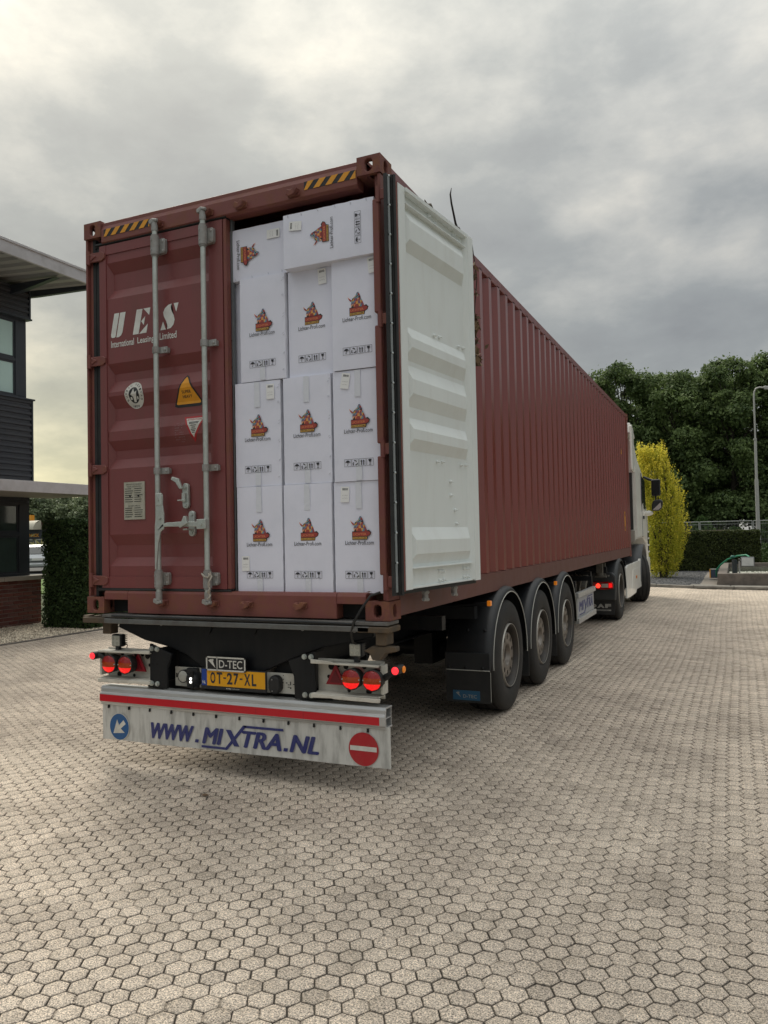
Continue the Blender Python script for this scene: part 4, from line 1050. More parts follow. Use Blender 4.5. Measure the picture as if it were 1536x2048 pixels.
# lamp carriers
def carrier(s):
    def bx(m, x0, x1, *a): m.box(min(s*x0, s*x1), max(s*x0, s*x1), *a)
    m = MB(); bx(m, .655, 1.13, .105, .112, .580, .815); bx(m, .655, 1.13, .020, .112, .795, .803)
    bx(m, .655, 1.13, .020, .112, .600, .608)
    m.prism([(s*.655, .795), (s*.655, .822), (s*.80, .815), (s*.82, .806), (s*1.135, .806), (s*1.135, .790)], .005, .020, 'y')
    m.prism([(s*.655, .605), (s*.655, .578), (s*.80, .582), (s*.82, .578), (s*1.135, .574), (s*1.14, .600)], .005, .020, 'y')
    bx(m, 1.13, 1.150, .040, .112, .62, .80)
    c_ = m.build('lamp_carrier', CREAM, tr, bevel=.003)
    m = MB()
    for x, z, r_ in ((.755, .765, .022), (.80, .775, .016), (.86, .77, .018), (.735, .70, .012), (.99, .775, .016), (1.02, .62, .02), (.88, .62, .012)): m.cyl((s*x, .102, z), (s*x, .1045, z), r_, 14)
    m.build('carrier_holes', DARKH, c_, kind='stuff')
    for x in ((.948, 1.093) if s > 0 else (.870, 1.022)):
        x = s*x; m = MB(); m.rev([(.0, .066), (.055, .063), (.085, .05)], (x, .005, .712), 'y', 28); m.rev([(.0, .066), (-.008, .068), (-.010, .062)], (x, .005, .712), 'y', 28)
        hs = m.build('tail_lamp', RUBBER, tr)
        m = MB(); m.m = 0; zz = [-.0615, -.022, .018, .0615]; n = 14; Rr = .0615
        # bulged lens in three colour zones, facets for the LEDs
        for band, (za, zb) in enumerate(((-.0615, -.020), (-.020, .016), (.016, .0615))):
            m.m = (2, 1, 0)[band]; rows = 4; vs = []; fs = []
            for i in range(rows+1):
                z = za+(zb-za)*i/rows; hw = math.sqrt(max(Rr*Rr-z*z, 0))
                for k in range(n+1):
                    xx = -hw+2*hw*k/n; rr = math.sqrt(xx*xx+z*z)/Rr
                    yy = -.018*(1-rr*rr)-.010-(.0012 if (i+k) % 2 else 0)
                    vs.append((x+xx, yy+.005, .712+z))
            for i in range(rows):
                for k in range(n): fs.append((i*(n+1)+k, i*(n+1)+k+1, (i+1)*(n+1)+k+1, (i+1)*(n+1)+k))
            m.add(vs, fs)
        o = m.build('lens', [REDL, ORL, REDLIT], hs)
        q = MB(); q.cyl((x-.058, -.012, .712), (x-.058, .0, .712), .004, 8); q.cyl((x+.058, -.012, .712), (x+.058, .0, .712), .004, 8); q.build('screw', GALV, hs, kind='stuff')
    # triangle reflector
    cx = s*.806; m = MB(); m.prism([(cx-.072, .658), (cx+.072, .658), (cx, .792)], .060, .075, 'y'); o = m.build('triangle_reflector', TRI, tr, bevel=.004, seg=2)
    m = MB(); m.prism([(cx-.04, .674), (cx+.04, .674), (cx, .752)], .057, .060, 'y'); m.build('inner_triangle', mat('triangle_centre', (.13, .002, .008), .4), o)
    # side marker on a rubber arm
    ex, ez = (1.262, .785) if s > 0 else (-1.150, .768)
    bx0 = s*1.14 if s > 0 else -1.01
    m = MB(); m.tube([(bx0, .06, .715 if s > 0 else .70), (bx0+(ex-bx0)*.55, .04, ez-.03), (ex-s*.03, .02, ez), (ex, .01, ez)], [.022, .018, .020, .024], 10)
    m.tube([(ex+s*.0, .065, ez), (ex, -.030, ez)], .028, 14)
    a_ = m.build('marker_arm', RUBBER, tr)
    m = MB(); m.sphere((ex, -.032, ez), .024, 14, (1, .5, 1)); m.build('marker_lens', REDMRK, a_)
    if s > 0: m = MB(); m.sphere((ex+.030, .035, ez), .022, 12, (.4, 1, 1)); m.build('marker_lens', AMB, a_)
    # work lamp
    wx = .95*s if s > 0 else -1.010
    wz = .885 if s > 0 else .872
    m = MB(); m.box(wx-.046, wx+.046, .06, .115, wz-.046, wz+.046); w_ = m.build('work_lamp', PLAST, tr, bevel=.012, seg=3)
    m = MB(); m.box(wx-.038, wx+.038, .052, .062, wz-.038, wz+.038); g_ = m.build('lens', mat('work_lens', (.50, .50, .44), .15, .1, var=.2, vscale=40), w_, bevel=.006)
    m = MB()
    for a in (-.018, .018):
        for b2 in (-.018, .018): m.cyl((wx+a, .0495, wz+b2), (wx+a, .053, wz+b2), .013, 10)
    m.build('led', mat('lamp_cell', (.66, .66, .58), .1, .5), w_, kind='stuff')
    m = MB()
    for k in range(6): m.box(wx-.04, wx+.04, .115, .135, wz-.038+k*.014, wz-.033+k*.014)
    m.box(wx-.014, wx+.014, .07, .10, .80, wz-.04); m.tube([(wx+.03, .12, wz-.02), (wx+.055, .12, wz-.04), (wx+.05, .11, .805)], .003, 5)
    m.build('lamp_mount', PLAST, w_)
carrier(1); carrier(-1)
# bumper: aluminium profile with open end
m = MB(); pr_ = [(.0, .492), (.004, .500), (.012, .506), (.014, .53), (.022, .548), (.115, .545), (.115, .535), (.03, .536), (.024, .506), (.024, .440), (.03, .425), (.115, .425), (.115, .414), (.012, .414), (.010, .430), (.0, .436)]
m.prism(pr_, -1.113, 1.172, 'x'); m.box(-1.112, 1.171, .100, .108, .425, .536); m.box(-1.112, 1.171, .026, .100, .476, .482)
bu = m.build('bumper', ALU, tr, bevel=.0015)
m = MB(); m.box(-1.112, 1.135, -.0015, .006, .440, .489); m.build('reflective_strip', REFL, bu)
m = MB()
for x in (-.85, -.28, .24, .60, .95): m.add([(x, -.002, .441), (x+.0015, -.002, .441), (x+.0015, -.002, .488), (x, -.002, .488)], [(0, 1, 2, 3)])
m.build('strip_seams', INKB, bu, kind='stuff')
for x in (-.7, .7):
    m = MB(); m.box(x-.06, x+.06, .11, .16, .44, .60); m.build('bumper_mount', BLACKP, bu)
# advert board under the bumper
m = MB(); vs = []
n = 16
for i in range(n+1):
    x = -1.103+(1.197+1.103)*i/n; w = .003*math.sin(i*1.3)
    for z in (.163+.0135*i/n, .413+.015*i/n): vs.append((x, .022+w, z))
m.add(vs, [(2*i, 2*i+2, 2*i+3, 2*i+1) for i in range(n)])
bd = m.build('advert_board', BOARD, tr); thick(bd, .006)
bmp = lambda a, b: (a, .0145, b); bz = lambda x: .006*(x+1.1)
m = MB(); sk = lambda a, b: (a, .0145, b+bz(a))
def it(s_, x0, x1, z0, z1, bold=.02):
    for i_, (dx_i, dz_i) in enumerate(((-.008, 0), (-.004, .003), (0, -.003), (.004, .003), (.008, 0))):
        text(m, s_, lambda a, b, i_=i_, d_=dx_i, e_=dz_i: (a+d_, .0148-.0003*i_, b+e_+bz(a)), x0+.008, x1-.008, z0, z1, 0.0, .28)
it('WWW', -.655, -.275, .203, .312); m.add([sk(-.272, .205), sk(-.242, .205), sk(-.237, .227), sk(-.267, .227)], [(0, 1, 2, 3)])
it('MI', -.212, -.030, .206, .312)
it('TRA', .115, .425, .206, .312); m.add([sk(.437, .206), sk(.468, .206), sk(.473, .228), sk(.442, .228)], [(0, 1, 2, 3)])
it('NL', .482, .704, .208, .315)
poly(m, [(-.215, .178), (.0, .178), (.165, .338), (.442, .338), (.442, .353), (.150, .353), (-.012, .193), (-.215, .193)], sk) if False else None
sk = lambda a, b: (a, .0137, b+bz(a))
m.add([sk(-.215, .176), sk(-.030, .176), sk(-.018, .192), sk(-.215, .192)], [(0, 1, 2, 3)])
sk = lambda a, b: (a, .0131, b+bz(a))
m.add([sk(-.030, .176), sk(-.004, .176), sk(.160, .350), sk(.128, .350)], [(0, 1, 2, 3)])
m.add([sk(.128, .350), sk(.440, .350), sk(.443, .334), sk(.145, .334)], [(0, 1, 2, 3)])
sk = lambda a, b: (a, .0125, b+bz(a))
m.add([sk(-.012, .312), sk(.030, .312), sk(.098, .206), sk(.054, .206)], [(0, 1, 2, 3)])
m.build('advert_lettering', BLUEI, bd)
m = MB(); m.m = 1; disc(m, (-.942, .262), .098, lambda a, b: (a, .0140, b), 40, .95); m.m = 0; disc(m, (-.942, .262), .093, lambda a, b: (a, .0130, b), 40, .95)
m.m = 1; dd_ = lambda a, b: (a, .0120, b)
cx_, cz_ = -.942, .262
poly(m, [(cx_-.055, cz_-.050), (cx_-.020, cz_+.052), (cx_-.002, cz_+.012)], dd_); poly(m, [(cx_-.055, cz_-.050), (cx_+.050, cz_-.040), (cx_+.014, cz_-.012)], dd_)
poly(m, [(cx_-.002, cz_+.012), (cx_+.040, cz_+.050), (cx_+.060, cz_+.024), (cx_+.014, cz_-.012), (cx_-.055, cz_-.050)], dd_)
m.build('keep_left_sign', [SBLUE, SWHITE], bd)
m = MB(); m.m = 0; disc(m, (1.018, .283), .103, lambda a, b: (a, .0140, b), 40, 1.0); m.m = 1
m.add([(.925, .0130, .272), (1.108, .0130, .272), (1.108, .0130, .301), (.925, .0130, .301)], [(0, 1, 2, 3)])
m.build('no_entry_sign', [SRED, SWHITE], bd)
for i in range(12):
    x = -1.04+i*.19; m = MB(); m.tube([(x, .012, .412), (x, .012, .396)], .007, 8); m.sphere((x, .012, .397), .009, 8); m.build('bolt', BLACKP, bd)
# work-lamp cable hanging over the sill
cb = MB(); cb.tube([(1.17, -.02, 1.256), (1.11, -.035, 1.235), (1.05, -.05, 1.15), (1.00, -.055, 1.07), (.975, -.04, 1.00), (.955, .02, .94), (.957, .06, .925)], .008, 8)
tag(cb.build('power_cable', RUBBER), 'black cable looping down over the door sill to the right work lamp', 'cable')

# --- wheels, axles, mudguards
WR = .535
def wheel(x, y, z, s, parent, steer=0.0, rimm=RIM, drive=False, WR=WR, tw=.36):
    """s=+1 outer face towards +x"""
    m = MB()
    n = 56
    pf = [(0.0-.045, .300), (-.01, .315), (.004, .34), (.008, .40), (.004, .47), (-.012, WR-.022), (-.03, WR-.006), (-.05, WR)]
    m.rev([(s*a, r_) for a, r_ in pf], (0, 0, 0), 'x', n)
    m.rev([(s*(-.05), WR), (s*(-.075), WR), (s*(-.078), WR-.014), (s*(-.088), WR-.014), (s*(-.091), WR), (s*(-.16), WR), (s*(-.163), WR-.014), (s*(-.173), WR-.014), (s*(-.176), WR), (s*(-.25), WR), (s*(-.253), WR-.014), (s*(-.263), WR-.014), (s*(-.266), WR), (s*(-.31), WR)], (0, 0, 0), 'x', n, False)
    m.rev([(s*(-tw+.05), WR), (s*(-tw+.01), WR-.02), (s*(-tw), .44), (s*(-tw+.04), .30)], (0, 0, 0), 'x', n)
    tyre = m.mesh('tyre', TYRE)
    m = MB()
    m.rev([(s*(.006), .297), (s*.0, .286), (s*(-.04), .278), (s*(-.10), .262), (s*(-.115), .23)], (0, 0, 0), 'x', 48)
    m.m = 1; m.rev([(s*(-.02), .306), (s*(.004), .304), (s*.009, .300), (s*.0055, .297)], (0, 0, 0), 'x', 48)
    rim = m.mesh('rim', [rimm, LIP])
    m = MB()
    # disc with ten hand holes: sectors
    nh = 10; r0, r1 = .095, .23; dep = lambda r_: s*(-.115+(.085 if not drive else -.03)*max(0, min(1, (.228-r_)/.022)))
    for k in range(nh):
        a0 = 2*PI*k/nh; mid = a0+PI/nh; q = 16; outr = []; inn = []
        for i in range(q):
            t = 2*PI*(i+.5)/q; c_, s_ = math.cos(t), math.sin(t); mx_ = max(abs(c_), abs(s_)); outr.append([c_/mx_, s_/mx_])
            inn.append((c_*.021, s_*.027))
        for cx1 in (-1, 1):
            for cy1 in (-1, 1):
                i = min(range(q), key=lambda i: (outr[i][0]-cx1)**2+(outr[i][1]-cy1)**2); outr[i] = [cx1, cy1]
        vs = []
        for a_, b_ in outr: rr = (.132+.206)/2+b_*(.206-.132)/2; th = mid+a_*PI/nh; vs.append((dep(rr), rr*math.cos(th), rr*math.sin(th)))
        for a_, b_ in inn: rr = .172+b_; th = mid+a_/.172; vs.append((dep(rr), rr*math.cos(th), rr*math.sin(th)))
        for a_, b_ in inn: rr = .172+b_; th = mid+a_/.172; vs.append((dep(rr)-s*.02, rr*math.cos(th), rr*math.sin(th)))
        fs = []
        for i in range(q): j = (i+1) % q; fs += [(i, j, q+j, q+i), (q+i, q+j, 2*q+j, 2*q+i)]
        m.add(vs, fs)
    m.rev([(dep(.206), .206), (dep(.206)-s*.004, .216), (dep(.24), .226), (dep(.24), .232)], (0, 0, 0), 'x', 40)
    m.rev([(dep(.135), .132), (dep(.12), .115), (dep(.11)-s*.004, .100), (s*(-.14), .098)], (0, 0, 0), 'x', 40)
    disc_ = m.mesh('wheel_disc', RIMD)
    m = MB(); m.rev([(s*(-.15), .0985), (s*(-.075), .094), (s*(-.068), .07), (s*(-.066), .0)], (0, 0, 0), 'x', 30)
    for k in range(0):
        th = 2*PI*k/10; m.cyl((s*(-.075), .122*math.cos(th), .122*math.sin(th)), (s*(-.035), .122*math.cos(th), .122*math.sin(th)), .013, 6)
    m.rev([(s*(-.17), .27), (s*(-.17), .0)], (0, 0, 0), 'x', 24)
    hub = m.mesh('wheel', mat('hub_dark', (.03, .027, .024), .6, .2, var=.3, vscale=20))
    return dict(hub=hub, tyre=tyre, rim=rim, disc=disc_)
def place_wheel(parts, x, y, z, parent, rz=0.0):
    w = bpy.data.objects.new('wheel', parts['hub']); COL.objects.link(w); w.parent = parent
    off = parent.location if parent.type == 'EMPTY' else Vector((0, 0, 0))
    w.location = Vector((x, y, z))-off; w.rotation_euler = (random.random()*6, 0, rz)
    w.rotation_mode = 'XYZ'
    w.rotation_euler = Euler((0, 0, rz)).to_matrix().to_4x4().to_euler() if rz else (random.random()*6, 0, 0)
    for k in ('tyre', 'rim', 'disc'):
        o = bpy.data.objects.new({'disc': 'wheel_disc'}.get(k, k), parts[k]); COL.objects.link(o); o.parent = w
    return w
WPR = wheel(0, 0, 0, 1, None); WPL = wheel(0, 0, 0, -1, None)
AX = (2.58, 3.89, 5.20)
for y in AX:
    for w_ in (place_wheel(WPR, 1.262, y, .497, tr), place_wheel(WPL, -1.262, y, .497, tr)): w_.scale = (.93, .93, .93)
    m = MB(); m.cyl((-1.1, y, WR), (1.1, y, WR), .075, 12); m.box(.42, .60, y-.25, y+.15, .42, .70); m.box(-.60, -.42, y-.25, y+.15, .42, .70)
    m.build('axle', BLACKP, tr)
    for s in (-1, 1):
        # mudguard: half shell with outer lip
        m = MB(); Ro = .632; ang = np.linspace(R(-4), R(184), 30); zc_ = .49
        def P(a, r_): 
            yy = y-r_*math.cos(a); zz = zc_+r_*math.sin(a); return yy, zz
        rows = [(.87, Ro), (1.20, Ro), (1.245, Ro-.008), (1.268, Ro-.03), (1.27, Ro-.055)]
        vs = []
        for a in ang:
            for x, r_ in rows: yy, zz = P(a, r_); vs.append((s*x, yy, zz))
        k = len(rows); m.smooth = True
        m.add(vs, [(i*k+j, i*k+j+1, (i+1)*k+j+1, (i+1)*k+j) for i in range(len(ang)-1) for j in range(k-1)]); m.smooth = False
        mg = m.build('mudguard', PLAST, tr); thick(mg, .006)
        m = MB(); path = []
        for a in ang: yy, zz = P(a, Ro-.052); path.append((s*1.274, yy, zz))
        m.tube(path, .0045, 5); m.build('guard_trim', mat('trim_pale', (.5, .5, .46), .4), mg)
        # small flap behind each wheel
        if y != AX[0]:
            m = MB(); m.box(min(s*.86, s*1.262), max(s*.86, s*1.262), y-Ro-.004, y-Ro+.006, .19, .50); m.build('mud_flap', RUBBER, mg)
    # brackets and amber side markers
for y, z in ((1.98, 1.02), (4.62, 1.02)):
    m = MB(); m.tube([(.5, y, .96), (1.10, y, 1.0), (1.18, y, 1.01)], .014, 8); m.box(1.13, 1.238, y-.02, y+.02, .99, 1.02); m.build('marker_bracket', BLACKP, tr)
    m = MB(); m.box(1.240, 1.272, y-.020, y+.020, .992, 1.036); m.build('amber_marker', AMB, tr, bevel=.004)
# big rear apron of the first guard
for s in (-1, 1):
    m = MB(); m.box(min(s*.86, s*1.262), max(s*.86, s*1.262), 1.945, 1.955, .44, .60)
    m.prism([(s*.845, .44), (s*1.262, .44), (s*1.262, .56), (s*1.255, 1.0), (s*.845, 1.0)] if False else [(s*.875, .44), (s*1.262, .44), (s*1.262, .60), (s*.875, .60)], 1.930, 1.942, 'y')
    ap = m.build('guard_apron', PLAST, tr, bevel=.004)
    m = MB(); m.box(min(s*.875, s*1.264), max(s*.875, s*1.264), 1.925, 1.932, .185, .455); fl = m.build('mud_flap', RUBBER, tr)
    for x in (.90, 1.05, 1.20): q = MB(); q.sphere((s*x, 1.926, .475), .016, 8); q.build('bolt', BLACKP, ap)
    for x in (1.05, 1.20): q = MB(); q.sphere((s*x, 2.014, .78), .015, 8); q.build('bolt', BLACKP, ap)
    q = MB(); q.tube([(s*.878, 1.923, .456), (s*1.262, 1.923, .456)], .004, 5); q.tube([(s*1.270, 1.92, .20), (s*1.270, 1.92, .445)], .002, 4); q.build('flap_trim', bpy.data.materials['trim_pale'] if 'trim_pale' in bpy.data.materials else SWHITE, fl)
    if s > 0:
        q = MB(); q.m = 0; q.box(.935, 1.172, 1.9225, 1.9255, .205, .285); q.m = 1; f_ = lambda a, b: (a, 1.9215, b)
        text(q, 'D-TEC', f_, 1.025, 1.145, .224, .252, .01); poly(q, [(.962, .264), (.972, .270), (.990, .272), (.993, .266), (.988, .259), (1.006, .226)], f_)
        q.build('maker_label', [mat('label_blue', (.02, .10, .19), .4, var=.1), mat('faded_letters', (.30, .30, .27), .6)], fl)
# trailer side: aluminium side guard with company name
m = MB(); m.box(1.238, 1.246, 5.95, 7.27, .47, .735); sg = m.build('side_guard', mat('guard_grey', (.32, .33, .33), .45, .4, var=.1, dirt=(.2, .19, .17), dscale=5, damt=.4), tr)
m = MB(); m.prism([(1.225, .735), (1.275, .735), (1.275, .80), (1.225, .80)], 5.93, 7.29, 'y'); m.build('guard_rail', ALU, sg, bevel=.003)
m = MB(); m.prism([(1.225, .40), (1.275, .40), (1.275, .47), (1.225, .47)], 5.93, 7.29, 'y'); m.build('guard_rail', ALU, sg, bevel=.003)
gp = lambda a, b: (1.2475, a, b)
m = MB(); m.add([(1.247, 6.0, .485), (1.247, 7.22, .485), (1.247, 7.22, .72), (1.247, 6.0, .72)], [(0, 1, 2, 3)]); m.build('name_panel', mat('name_grey', (.38, .39, .42), .5, dirt=(.25, .25, .25), dscale=8, damt=.4), sg)
m = MB(); 
for i_ in range(3):
    g2_ = lambda a, b, i_=i_: (1.2475+.0006*i_, a+.014*(i_-1), b)
    text(m, 'MI', g2_, 6.10, 6.42, .54, .67, .0, .2); text(m, 'TRA', g2_, 6.68, 7.15, .54, .67, .0, .2)
m.add([gp(6.10, .505), gp(6.46, .505), gp(6.76, .70), gp(7.15, .70), gp(7.15, .685), gp(6.80, .685), gp(6.52, .49), gp(6.10, .49)], [(0, 1, 6, 7), (1, 2, 5, 6), (2, 3, 4, 5)])
m.add([gp(6.46, .67), gp(6.54, .67), gp(6.64, .54), gp(6.56, .54)], [(0, 1, 2, 3)])
m.build('name_lettering', BLUEI, sg)
m = MB(); m.box(1.20, 1.235, 5.95, 6.0, .45, .95); m.box(1.20, 1.235, 7.2, 7.25, .45, .95); m.box(-.9, 1.2, 7.2, 7.25, .88, .95); m.build('guard_post', BLACKP, sg)
# dark gear under the chassis
m = MB(); m.tube([(-.85, 6.2, .78), (-.85, 7.6, .78)], .16, 16); m.build('air_tank', BLACKP, tr)
m = MB(); m.tube([(0, 1.0, .78), (0, 2.2, .78)], .15, 16); m.build('air_tank', BLACKP, tr)
for s in (-1, 1):
    m = MB(); m.box(s*.85-.06, s*.85+.06, 7.7, 7.84, .30, .98); m.box(s*.85-.12, s*.85+.12, 7.66, 7.88, .27, .31); m.build('landing_leg', BLACKP, tr, bevel=.004)
m = MB()
for i in range(5): m.tube([(.72+.05*i, 7.4+i*.06, .95), (.86+.04*i, 7.5+.1*i, .85-.05*(i % 2)), (.95+.03*i, 7.62+.1*i, .90), (1.0, 7.9+.1*i, .97)], .012, 6)
m.build('air_hose', mat('hose_mixed', (.05, .03, .02), .5, var=.5, vscale=10), tr)
m = MB()
for i in range(7): m.box(.80+.06*(i % 3), .88+.06*(i % 3), 7.35+.17*i, 7.45+.17*i, .80+.03*(i % 2), .93)
m.prism([(7.3, .78), (7.55, .95), (7.62, .93), (7.38, .74)], 1.05, 1.12, 'x'); m.prism([(7.35, .62), (7.7, .90), (7.78, .86), (7.42, .56)], .95, 1.0, 'x')
m.build('valve_gear', kind='stuff', mats=mat('gear_grime', (.13, .12, .10), .7, .2, var=.4, vscale=12), parent=tr)
for y in (9.15, 9.45):
    m = MB(); m.box(1.0, 1.1, y-.05, y+.05, .90, 1.05); m.cyl((1.05, y, .84), (1.05, y, .90), .06, 12); m.box(.98, 1.16, y-.09, y+.03, .82, .84); m.build('twistlock', bpy.data.materials['gear_grime'], tr)

# ------------------------------------------------------------------ tractor unit
tk = thing('lorry_tractor', 'white lorry tractor unit with lit red rear lights coupled ahead of the container', 'lorry', (0, 13, 0))
def loft(m, secs, close=True):
    n = len(secs[0]); vs = [p for s_ in secs for p in s_]
    m.smooth = False
    m.add(vs, [(i*n+k, i*n+(k+1) % n, (i+1)*n+(k+1) % n, (i+1)*n+k) for i in range(len(secs)-1) for k in range(n)])
    m.add(secs[0], [tuple(range(n))]); m.add(secs[-1], [tuple(range(n))])
def cabsec(y, hb, hm, ht, zb, zt, zm=2.95):
    h_ = [(hb-.03, zb), (hb, zb+.05), (hb, 1.95), (hm, zm), (ht, zt-.16), (ht-.06, zt-.05), (ht-.20, zt)]
    return [(x, y, z) for x, z in h_]+[(-x, y, z) for x, z in reversed(h_)]
m = MB(); loft(m, [cabsec(13.30, 1.225, 1.215, 1.15, 1.40, 3.66), cabsec(13.9, 1.245, 1.225, 1.14, 1.42, 3.70), cabsec(14.5, 1.25, 1.215, 1.07, 1.42, 3.62), cabsec(15.05, 1.25, 1.18, .95, 1.30, 3.40), cabsec(15.4, 1.24, 1.12, .88, .60, 3.05, 2.9), cabsec(15.62, 1.18, 1.05, .82, .40, 2.85, 2.8), cabsec(15.75, 1.05, .95, .7, .40, 2.5, 2.45)])
cabo = m.build('cab', WHITEC, tk, bevel=.03, seg=3)
m = MB()
for s in (-1, 1):  # roof deflector side collars
    m.prism([(12.95, 2.90), (13.32, 2.86), (13.32, 3.80), (13.05, 3.88), (12.95, 3.86)], min(s*1.16, s*1.205), max(s*1.16, s*1.205), 'x')
m.prism([(12.98, 3.70), (13.9, 3.66), (13.5, 3.86), (13.05, 3.93)], -1.17, 1.17, 'x')
m.build('roof_deflector', WHITEC, cabo, bevel=.02, seg=2)
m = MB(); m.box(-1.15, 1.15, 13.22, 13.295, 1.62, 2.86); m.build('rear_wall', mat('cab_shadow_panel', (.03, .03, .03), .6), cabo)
m = MB(); m.box(-1.18, 1.18, 13.20, 13.29, 1.34, 1.60); m.build('rear_skirt', mat('cab_beige', (.32, .30, .26), .5), cabo, bevel=.01)
for s in (-1, 1):
    m = MB(); m.prism([(14.25, 2.02), (15.10, 1.98), (14.98, 2.78), (14.30, 2.84)], s*1.228-.012, s*1.228+.012, 'x'); m.build('side_window', mat('cab_glass', (.03, .035, .035), .08, spec=.8), cabo)
    m = MB(); 
    for y, z0, z1 in ((14.15, 1.45, 2.9), (15.15, 1.35, 2.0)): m.box(s*1.243-.006, s*1.243+.008, y-.008, y+.008, z0, z1 if y < 15 else 1.95)
    m.build('door_gap', INKB, cabo)
    m = MB(); m.box(s*1.255-.012, s*1.255+.02, 14.28, 14.42, 1.86, 1.93); m.build('door_handle', PLAST, cabo, bevel=.005)
    m = MB()
    for k in range(3): m.box(s*1.235-.02, s*1.235+.02, 15.26, 15.42, 1.42-.16*k, 1.54-.16*k)
    m.build('air_louvre', DARKH, cabo)
    m = MB()
    for k in range(4): m.box(s*1.245-.02, s*1.245+.02, 15.24, 15.44, 1.545-.16*k, 1.585-.16*k)
    m.build('louvre_blade', WHITEC, cabo)
    # wheel arch
    m = MB(); vs = []
    for k in range(17):
        a = R(-10)+R(200)*k/16
        for x in (s*.85, s*1.262): vs.append((x, 14.15-.63*math.cos(a), .60+.66*math.sin(a)))
    m.smooth = True; m.add(vs, [(2*k, 2*k+1, 2*k+3, 2*k+2) for k in range(16)]); o = m.build('wheel_arch', mat('arch_grey', (.09, .095, .10), .5), cabo); thick(o, .05)
    m = MB(); m.box(min(s*1.10, s*1.25), max(s*1.10, s*1.25), 14.76, 15.6, .30, .95); m.build('front_step', WHITEC, cabo, bevel=.02)
    # mirrors
    ms = thing_m = MB(); ms.box(min(s*1.40, s*1.60), max(s*1.40, s*1.60), 14.78, 14.92, 2.40, 2.79); mo = ms.build('mirror', PLAST, cabo, bevel=.04, seg=3)
    q = MB(); q.tube([(s*1.22, 14.9, 2.86), (s*1.34, 14.9, 2.80), (s*1.45, 14.88, 2.76)], .030, 8); q.tube([(s*1.49, 14.86, 2.42), (s*1.49, 14.86, 2.24)], .02, 8); q.build('mirror_arm', PLAST, mo)
    q = MB(); q.box(min(s*1.42, s*1.58), max(s*1.42, s*1.58), 14.772, 14.782, 2.43, 2.76); q.build('mirror_glass', mat('mirror_dark', (.03, .04, .04), .08, .6), mo)
    q = MB(); q.prism([(s*1.40, 2.05), (s*1.40, 2.20), (s*1.45, 2.30), (s*1.60, 2.32), (s*1.65, 2.26), (s*1.63, 2.12), (s*1.56, 2.05)], 14.78, 14.92, 'y'); m2 = q.build('wide_mirror', PLAST, cabo, bevel=.03, seg=2)
    q = MB(); q.prism([(s*1.42, 2.07), (s*1.60, 2.24), (s*1.61, 2.12), (s*1.55, 2.07)], 14.768, 14.778, 'y'); q.build('mirror_glass', mat('mirror_bright', (.72, .74, .72), .15, .7), m2)
    q = MB(); q.sphere((s*1.31, 14.9, 2.0), .07, 12, (1.6, 1, .9)); q.build('mirror_foot', WHITEC, m2)
    # side skirts
    m = MB(); m.prism([(11.15, .30), (11.60, .285), (12.6, .30), (12.75, .36), (13.62, .36), (13.62, .98), (13.45, .985), (13.4, .95), (11.35, .93), (11.15, .90)], min(s*1.20, s*1.245), max(s*1.20, s*1.245), 'x'); sk_ = m.build('side_skirt', WHITEC, tk, bevel=.015, seg=2)
    m = MB(); m.prism([(11.9, .42), (12.1, .80), (13.3, .82), (13.3, .45)], min(s*1.243, s*1.250), max(s*1.243, s*1.250), 'x'); m.build('skirt_panel', WHITEC, sk_, bevel=.006)
    if s > 0:
        m = MB(); m.box(1.2505, 1.253, 12.55, 12.78, .60, .66); m.m = 1; m.box(1.2505, 1.2535, 12.60, 12.74, .615, .645); m.build('skirt_badge', [YEL, SRED], sk_)
    m = MB(); m.box(min(s*.62, s*1.19), max(s*.62, s*1.19), 11.2, 13.4, .45, .90); m.build('fuel_tank', BLACKP, tk, bevel=.03)
m = MB()
for s in (-1, 1): m.box(s*.40-.04, s*.40+.04, 9.3, 15.3, .72, .98)
m.build('frame_rail', BLACKP, tk)
m = MB(); m.cyl((0, 10.6, .98), (0, 10.6, 1.06), .45, 24); m.build('fifth_wheel', BLACKP, tk)
m = MB(); m.box(-.8, .8, 13.0, 15.2, .65, 1.4); m.build('engine', BLACKP, tk)
FR = wheel(0, 0, 0, 1, None, WR=.52, tw=.315); FL_ = wheel(0, 0, 0, -1, None, WR=.52, tw=.315)
DR = wheel(0, 0, 0, 1, None, drive=True, WR=.52, tw=.32, rimm=RIM)
DL = wheel(0, 0, 0, -1, None, drive=True, WR=.52, tw=.32, rimm=RIM)
place_wheel(FR, 1.27, 14.15, .52, tk, rz=R(19)); place_wheel(FL_, -1.22, 14.15, .52, tk, rz=R(19))
for x in (1.245, .90): place_wheel(DR, x, 10.25, .52, tk)
for x in (-1.245, -.90): place_wheel(DL, x, 10.25, .52, tk)
m = MB(); m.cyl((-1.0, 10.25, .52), (1.0, 10.25, .52), .12, 12); m.sphere((0, 10.25, .52), .26, 14); m.build('axle', BLACKP, tk)
GGREY = mat('guard_charcoal', (.028, .031, .034), .5, var=.15, vscale=5, dirt=(.07, .07, .065), dscale=3, damt=.4)
